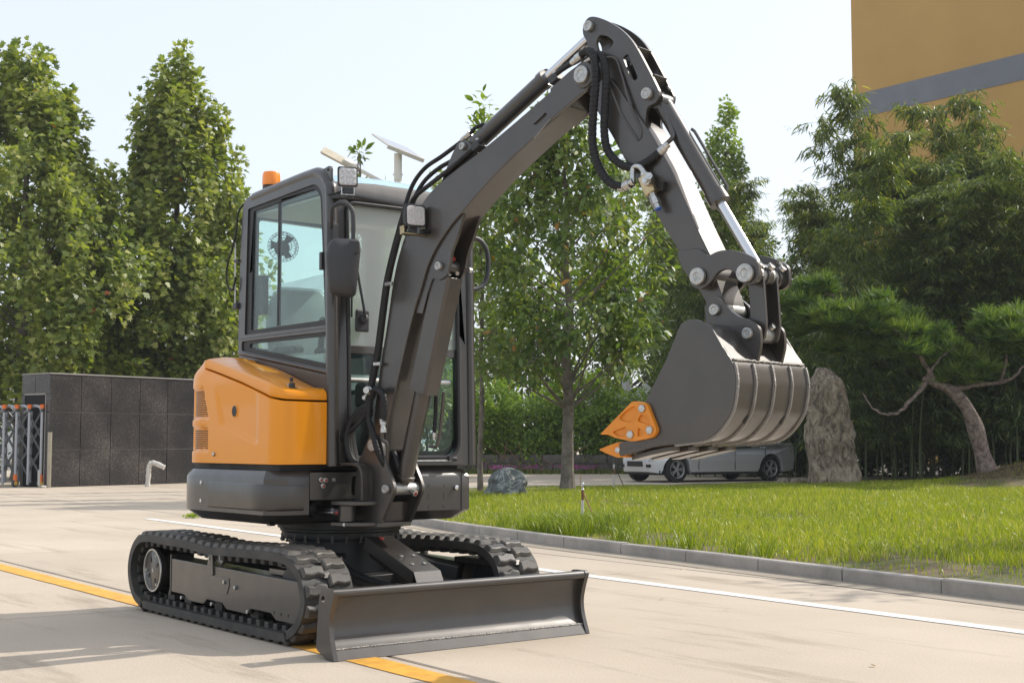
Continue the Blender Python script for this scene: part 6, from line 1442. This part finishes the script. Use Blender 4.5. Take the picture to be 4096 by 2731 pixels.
for s0, s1 in ((-.066, -.050), (.050, .066)):
    MB().plate(rounded([(2.447, 1.80), (2.525, 1.84), (2.540, 1.60), (2.525, 1.53), (2.44, 1.53), (2.455, 1.66)], .02), [], B, s0, s1).build('push_link', MT['steel_paint'], LK, bevel=.003)
MB().plate([(2.455, 1.80), (2.475, 1.80), (2.475, 1.58), (2.455, 1.58)], [], B, -.052, .052).build('push_link_web', MT['steel_paint'], LK)
MB().cyl(B(E_[0], E_[1], -.075), B(E_[0], E_[1], .075), .038, n=22).build('push_link_boss', MT['pin'], LK, bevel=.003)
MB().lathe(B(E_[0]+.03, E_[1]+.03, .03), BD*.8 + Vector((0, 0, .5)), [(0, .014), (.02, .014), (.022, .009), (.016, .008)], 14).build('grease_nipple', MT['zinc'], LK)
MB().cyl(B(B_[0], B_[1], -.088), B(B_[0], B_[1], .088), .042, n=22).build('bucket_pivot_boss', MT['pin'], LK, bevel=.003)

BK = empty('bucket'); BK.parent = EX
shell = curve2([(2.405, 1.578), (2.460, 1.505), (2.512, 1.432), (2.530, 1.372), (2.531, 1.313), (2.509, 1.213), (2.449, 1.135), (2.379, 1.090), (2.27, 1.074), (2.109, 1.058), (1.985, 1.030), (1.900, 1.012)], 7)
inn = []
for i, (a, b) in enumerate(shell):
    p0, p1 = shell[max(i-1, 0)], shell[min(i+1, len(shell)-1)]; dx, dz = p1[0]-p0[0], p1[1]-p0[1]; L = sqrt(dx*dx+dz*dz)
    inn.append((a + dz/L*.010, b - dx/L*.010))
MB().plate(shell + inn[::-1], [], B, -.300, .300).build('bucket_shell', MT['steel_paint'], BK, ang=25)
sidep = [(2.235, 1.588), (2.255, 1.612), (2.290, 1.624), (2.335, 1.622), (2.375, 1.606), (2.412, 1.580)] + shell[8:] + [(1.893, 1.072), (2.00, 1.10), (2.045, 1.262), (2.166, 1.452)]
for s0, s1 in ((-.314, -.300), (.300, .314)): MB().plate(sidep, [], B, s0, s1).build('bucket_side', MT['steel_paint'], BK, bevel=.003)
MB().plate([(2.24, 1.58), (2.29, 1.618), (2.37, 1.602), (2.405, 1.578), (2.39, 1.570), (2.36, 1.590), (2.29, 1.604), (2.25, 1.573)], [], B, -.301, .301).build('bucket_top_plate', MT['steel_paint'], BK, bevel=.002)
# welded wear straps around the heel
ss = shell[14:]
def strap(s, w_, h, a, b, name, mt_):
    pts = shell[a:b]; m = MB(); rings = []
    for i, (t, z) in enumerate(pts):
        p0, p1 = pts[max(i-1, 0)], pts[min(i+1, len(pts)-1)]; dx, dz = p1[0]-p0[0], p1[1]-p0[1]; L = sqrt(dx*dx+dz*dz); nx, nz = -dz/L, dx/L
        rings.append([B(t-nx*.002, z-nz*.002, s-w_), B(t+nx*h, z+nz*h, s-w_*.8), B(t+nx*h, z+nz*h, s+w_*.8), B(t-nx*.002, z-nz*.002, s+w_)])
    m.loft(rings); return m.build(name, mt_, BK, ang=40)
_d = Vector((shell[20][0]-shell[19][0], shell[20][1]-shell[19][1])); 
sgn = 1 if (-_d.y) > 0 else -1
for s in (-.302, -.155, .0, .155, .302): strap(s, .007, .010*sgn, 15, 60, 'weld_seam', MT['weld'])
MB().tube([B(2.513, 1.437, -.30 + .6*i/60) + Vector((0, 0, random.uniform(-.002, .002))) for i in range(61)], .006, 6).build('weld_seam', MT['weld'], BK)
for s in (-.155, .155):
    MB().lathe(B(2.487, 1.178, s), (BD*.85 + Vector((0, 0, -.5))), [(-.004, .024), (.004, .024), (.005, .021)], 22).build('drain_hole', MT['black'], BK)
for s in (-.235, -.08, .08, .235):
    m = MB().plate(rounded([(2.16, s-.042), (2.03, s-.048), (1.93, s-.040), (1.93, s+.040), (2.03, s+.048), (2.16, s+.042)], .02), [], lambda u, v, q: B(u, interp(u, [1.90, 1.985, 2.109, 2.27], [1.012, 1.030, 1.058, 1.074])+q, v), -.026, -.004)
    m.build('wear_pad', MT['steel_paint'], BK, bevel=.004)
MB().plate([(1.90, 1.012), (1.985, 1.030), (2.05, 1.046), (2.05, 1.062), (1.985, 1.052), (1.893, 1.040)], [], B, -.316, .316).build('bucket_lip', MT['steel_paint'], BK, bevel=.003)
for s in (-.27, -.09, .09, .27):
    tt = empty('bucket_tooth'); tt.parent = BK
    m = MB(); hw = .036
    rings = [[B(1.925, 1.006, s-hw), B(1.925, 1.006, s+hw), B(1.925, 1.080, s+hw), B(1.925, 1.080, s-hw)],
             [B(1.875, 1.006, s-hw), B(1.875, 1.006, s+hw), B(1.875, 1.076, s+hw), B(1.875, 1.076, s-hw)],
             [B(1.81, 1.024, s-hw*.9), B(1.81, 1.024, s+hw*.9), B(1.81, 1.058, s+hw*.9), B(1.81, 1.058, s-hw*.9)],
             [B(1.765, 1.040, s-hw*.8), B(1.765, 1.040, s+hw*.8), B(1.765, 1.045, s+hw*.8), B(1.765, 1.045, s-hw*.8)]]
    bpy.data.objects.remove(tt)
    m.loft(rings); m.build('bucket_tooth', MT['orange_steel'], BK, bevel=.004)
    m = MB().lathe(B(1.880, 1.040, s-hw), BN*-1, [(-.002, .014), (.003, .014), (.004, .010), (.002, .008)], 14); m.build('tooth_pin', MT['zinc'], BK)
cut = rounded([(1.800, 1.114), (1.990, 1.266), (2.068, 1.256), (2.128, 1.128), (2.100, 1.098), (1.985, 1.080)], [.006, .02, .02, .03, .03, .02], 5)
poc = [rounded([(1.955, 1.225), (2.000, 1.245), (2.02, 1.225), (1.985, 1.165), (1.93, 1.175), (1.91, 1.19)], .012, 4),
       rounded([(1.87, 1.125), (1.95, 1.150), (1.955, 1.125), (1.945, 1.10), (1.90, 1.105)], .012, 4), rounded([(2.035, 1.205), (2.075, 1.195), (2.095, 1.155), (2.055, 1.160), (2.015, 1.175)], .012, 4), rounded([(2.02, 1.145), (2.055, 1.125), (2.045, 1.105), (2.015, 1.105)], .008, 4)]
for sg in (-1, 1):
    a, b = (.314, .330)
    cut_o = MB().plate(cut, [], B, sg*.313, sg*.326).build('side_cutter', MT['orange_steel'], BK, bevel=.003)
    MB().plate(cut, poc, B, sg*.3255, sg*.336).build('side_cutter_ribs', MT['orange_steel'], BK, bevel=.003)
    for t, z in ((2.046, 1.230), (1.978, 1.112), (2.088, 1.132)):
        MB().lathe(B(t, z, sg*.334), BN*sg, [(0, .020), (.010, .020), (.014, .016)], 6).build('cutter_bolt', MT['zinc'], BK, bevel=.001)
ear = rounded([(2.238, 1.690), (2.255, 1.735), (2.300, 1.750), (2.345, 1.715), (2.380, 1.672), (2.434, 1.638), (2.490, 1.625), (2.532, 1.590), (2.540, 1.52), (2.512, 1.420), (2.526, 1.368), (2.500, 1.385), (2.472, 1.440), (2.410, 1.560), (2.30, 1.610), (2.250, 1.612)], [.03, .03, .04, .03, .03, .04, .03, .03, .05, .03, .008, .02, .03, .02, .02, .02], 5)
for s0, s1 in ((-.112, -.092), (.092, .112)):
    MB().plate(ear, [], B, s0, s1).build('bucket_ear', MT['steel_paint'], BK, bevel=.003)
pin('bucket_pin', B_[0], B_[1], -.116, .116, .024, BK, head=1.1)
pin('bucket_pin', E_[0], E_[1], -.116, .116, .024, BK, head=1.1)

# keys left in the hood lock: a thing of its own
KY = empty('key_bunch', (.560, -.545, 1.40)); tag(KY, 'bunch of small keys hanging in the orange hood lock', 'keys')
MB().tube([(.012*cos(a)*0 + .012, .014*cos(a), -.004+.016*sin(a)) for a in [2*pi*k/16 for k in range(17)]], .0016, 6, caps=False).build('key_ring', MT['zinc'], KY)
MB().box((-.002, -.016, -.018), (.022, .016, .014)).build('key_head', MT['plastic'], KY, bevel=.005)
MB().box((.006, -.014, .018), (.014, .008, .044)).build('key_head', MT['plastic'], KY, bevel=.004)
MB().obox((.020, .026, -.028), (0, .9, -.3), (1, 0, 0), (0, .3, .9), (.018, .004, .013)).build('key_head', MT['plastic'], KY, bevel=.004)
MB().obox((.018, .008, -.045), (0, .3, -.95), (1, 0, 0), (0, .95, .3), (.024, .0012, .004)).build('key_blade', MT['zinc'], KY)
MB().cyl((-.03, 0, 0), (.0, 0, 0), .010, n=14).build('lock_barrel', MT['zinc'], KY)
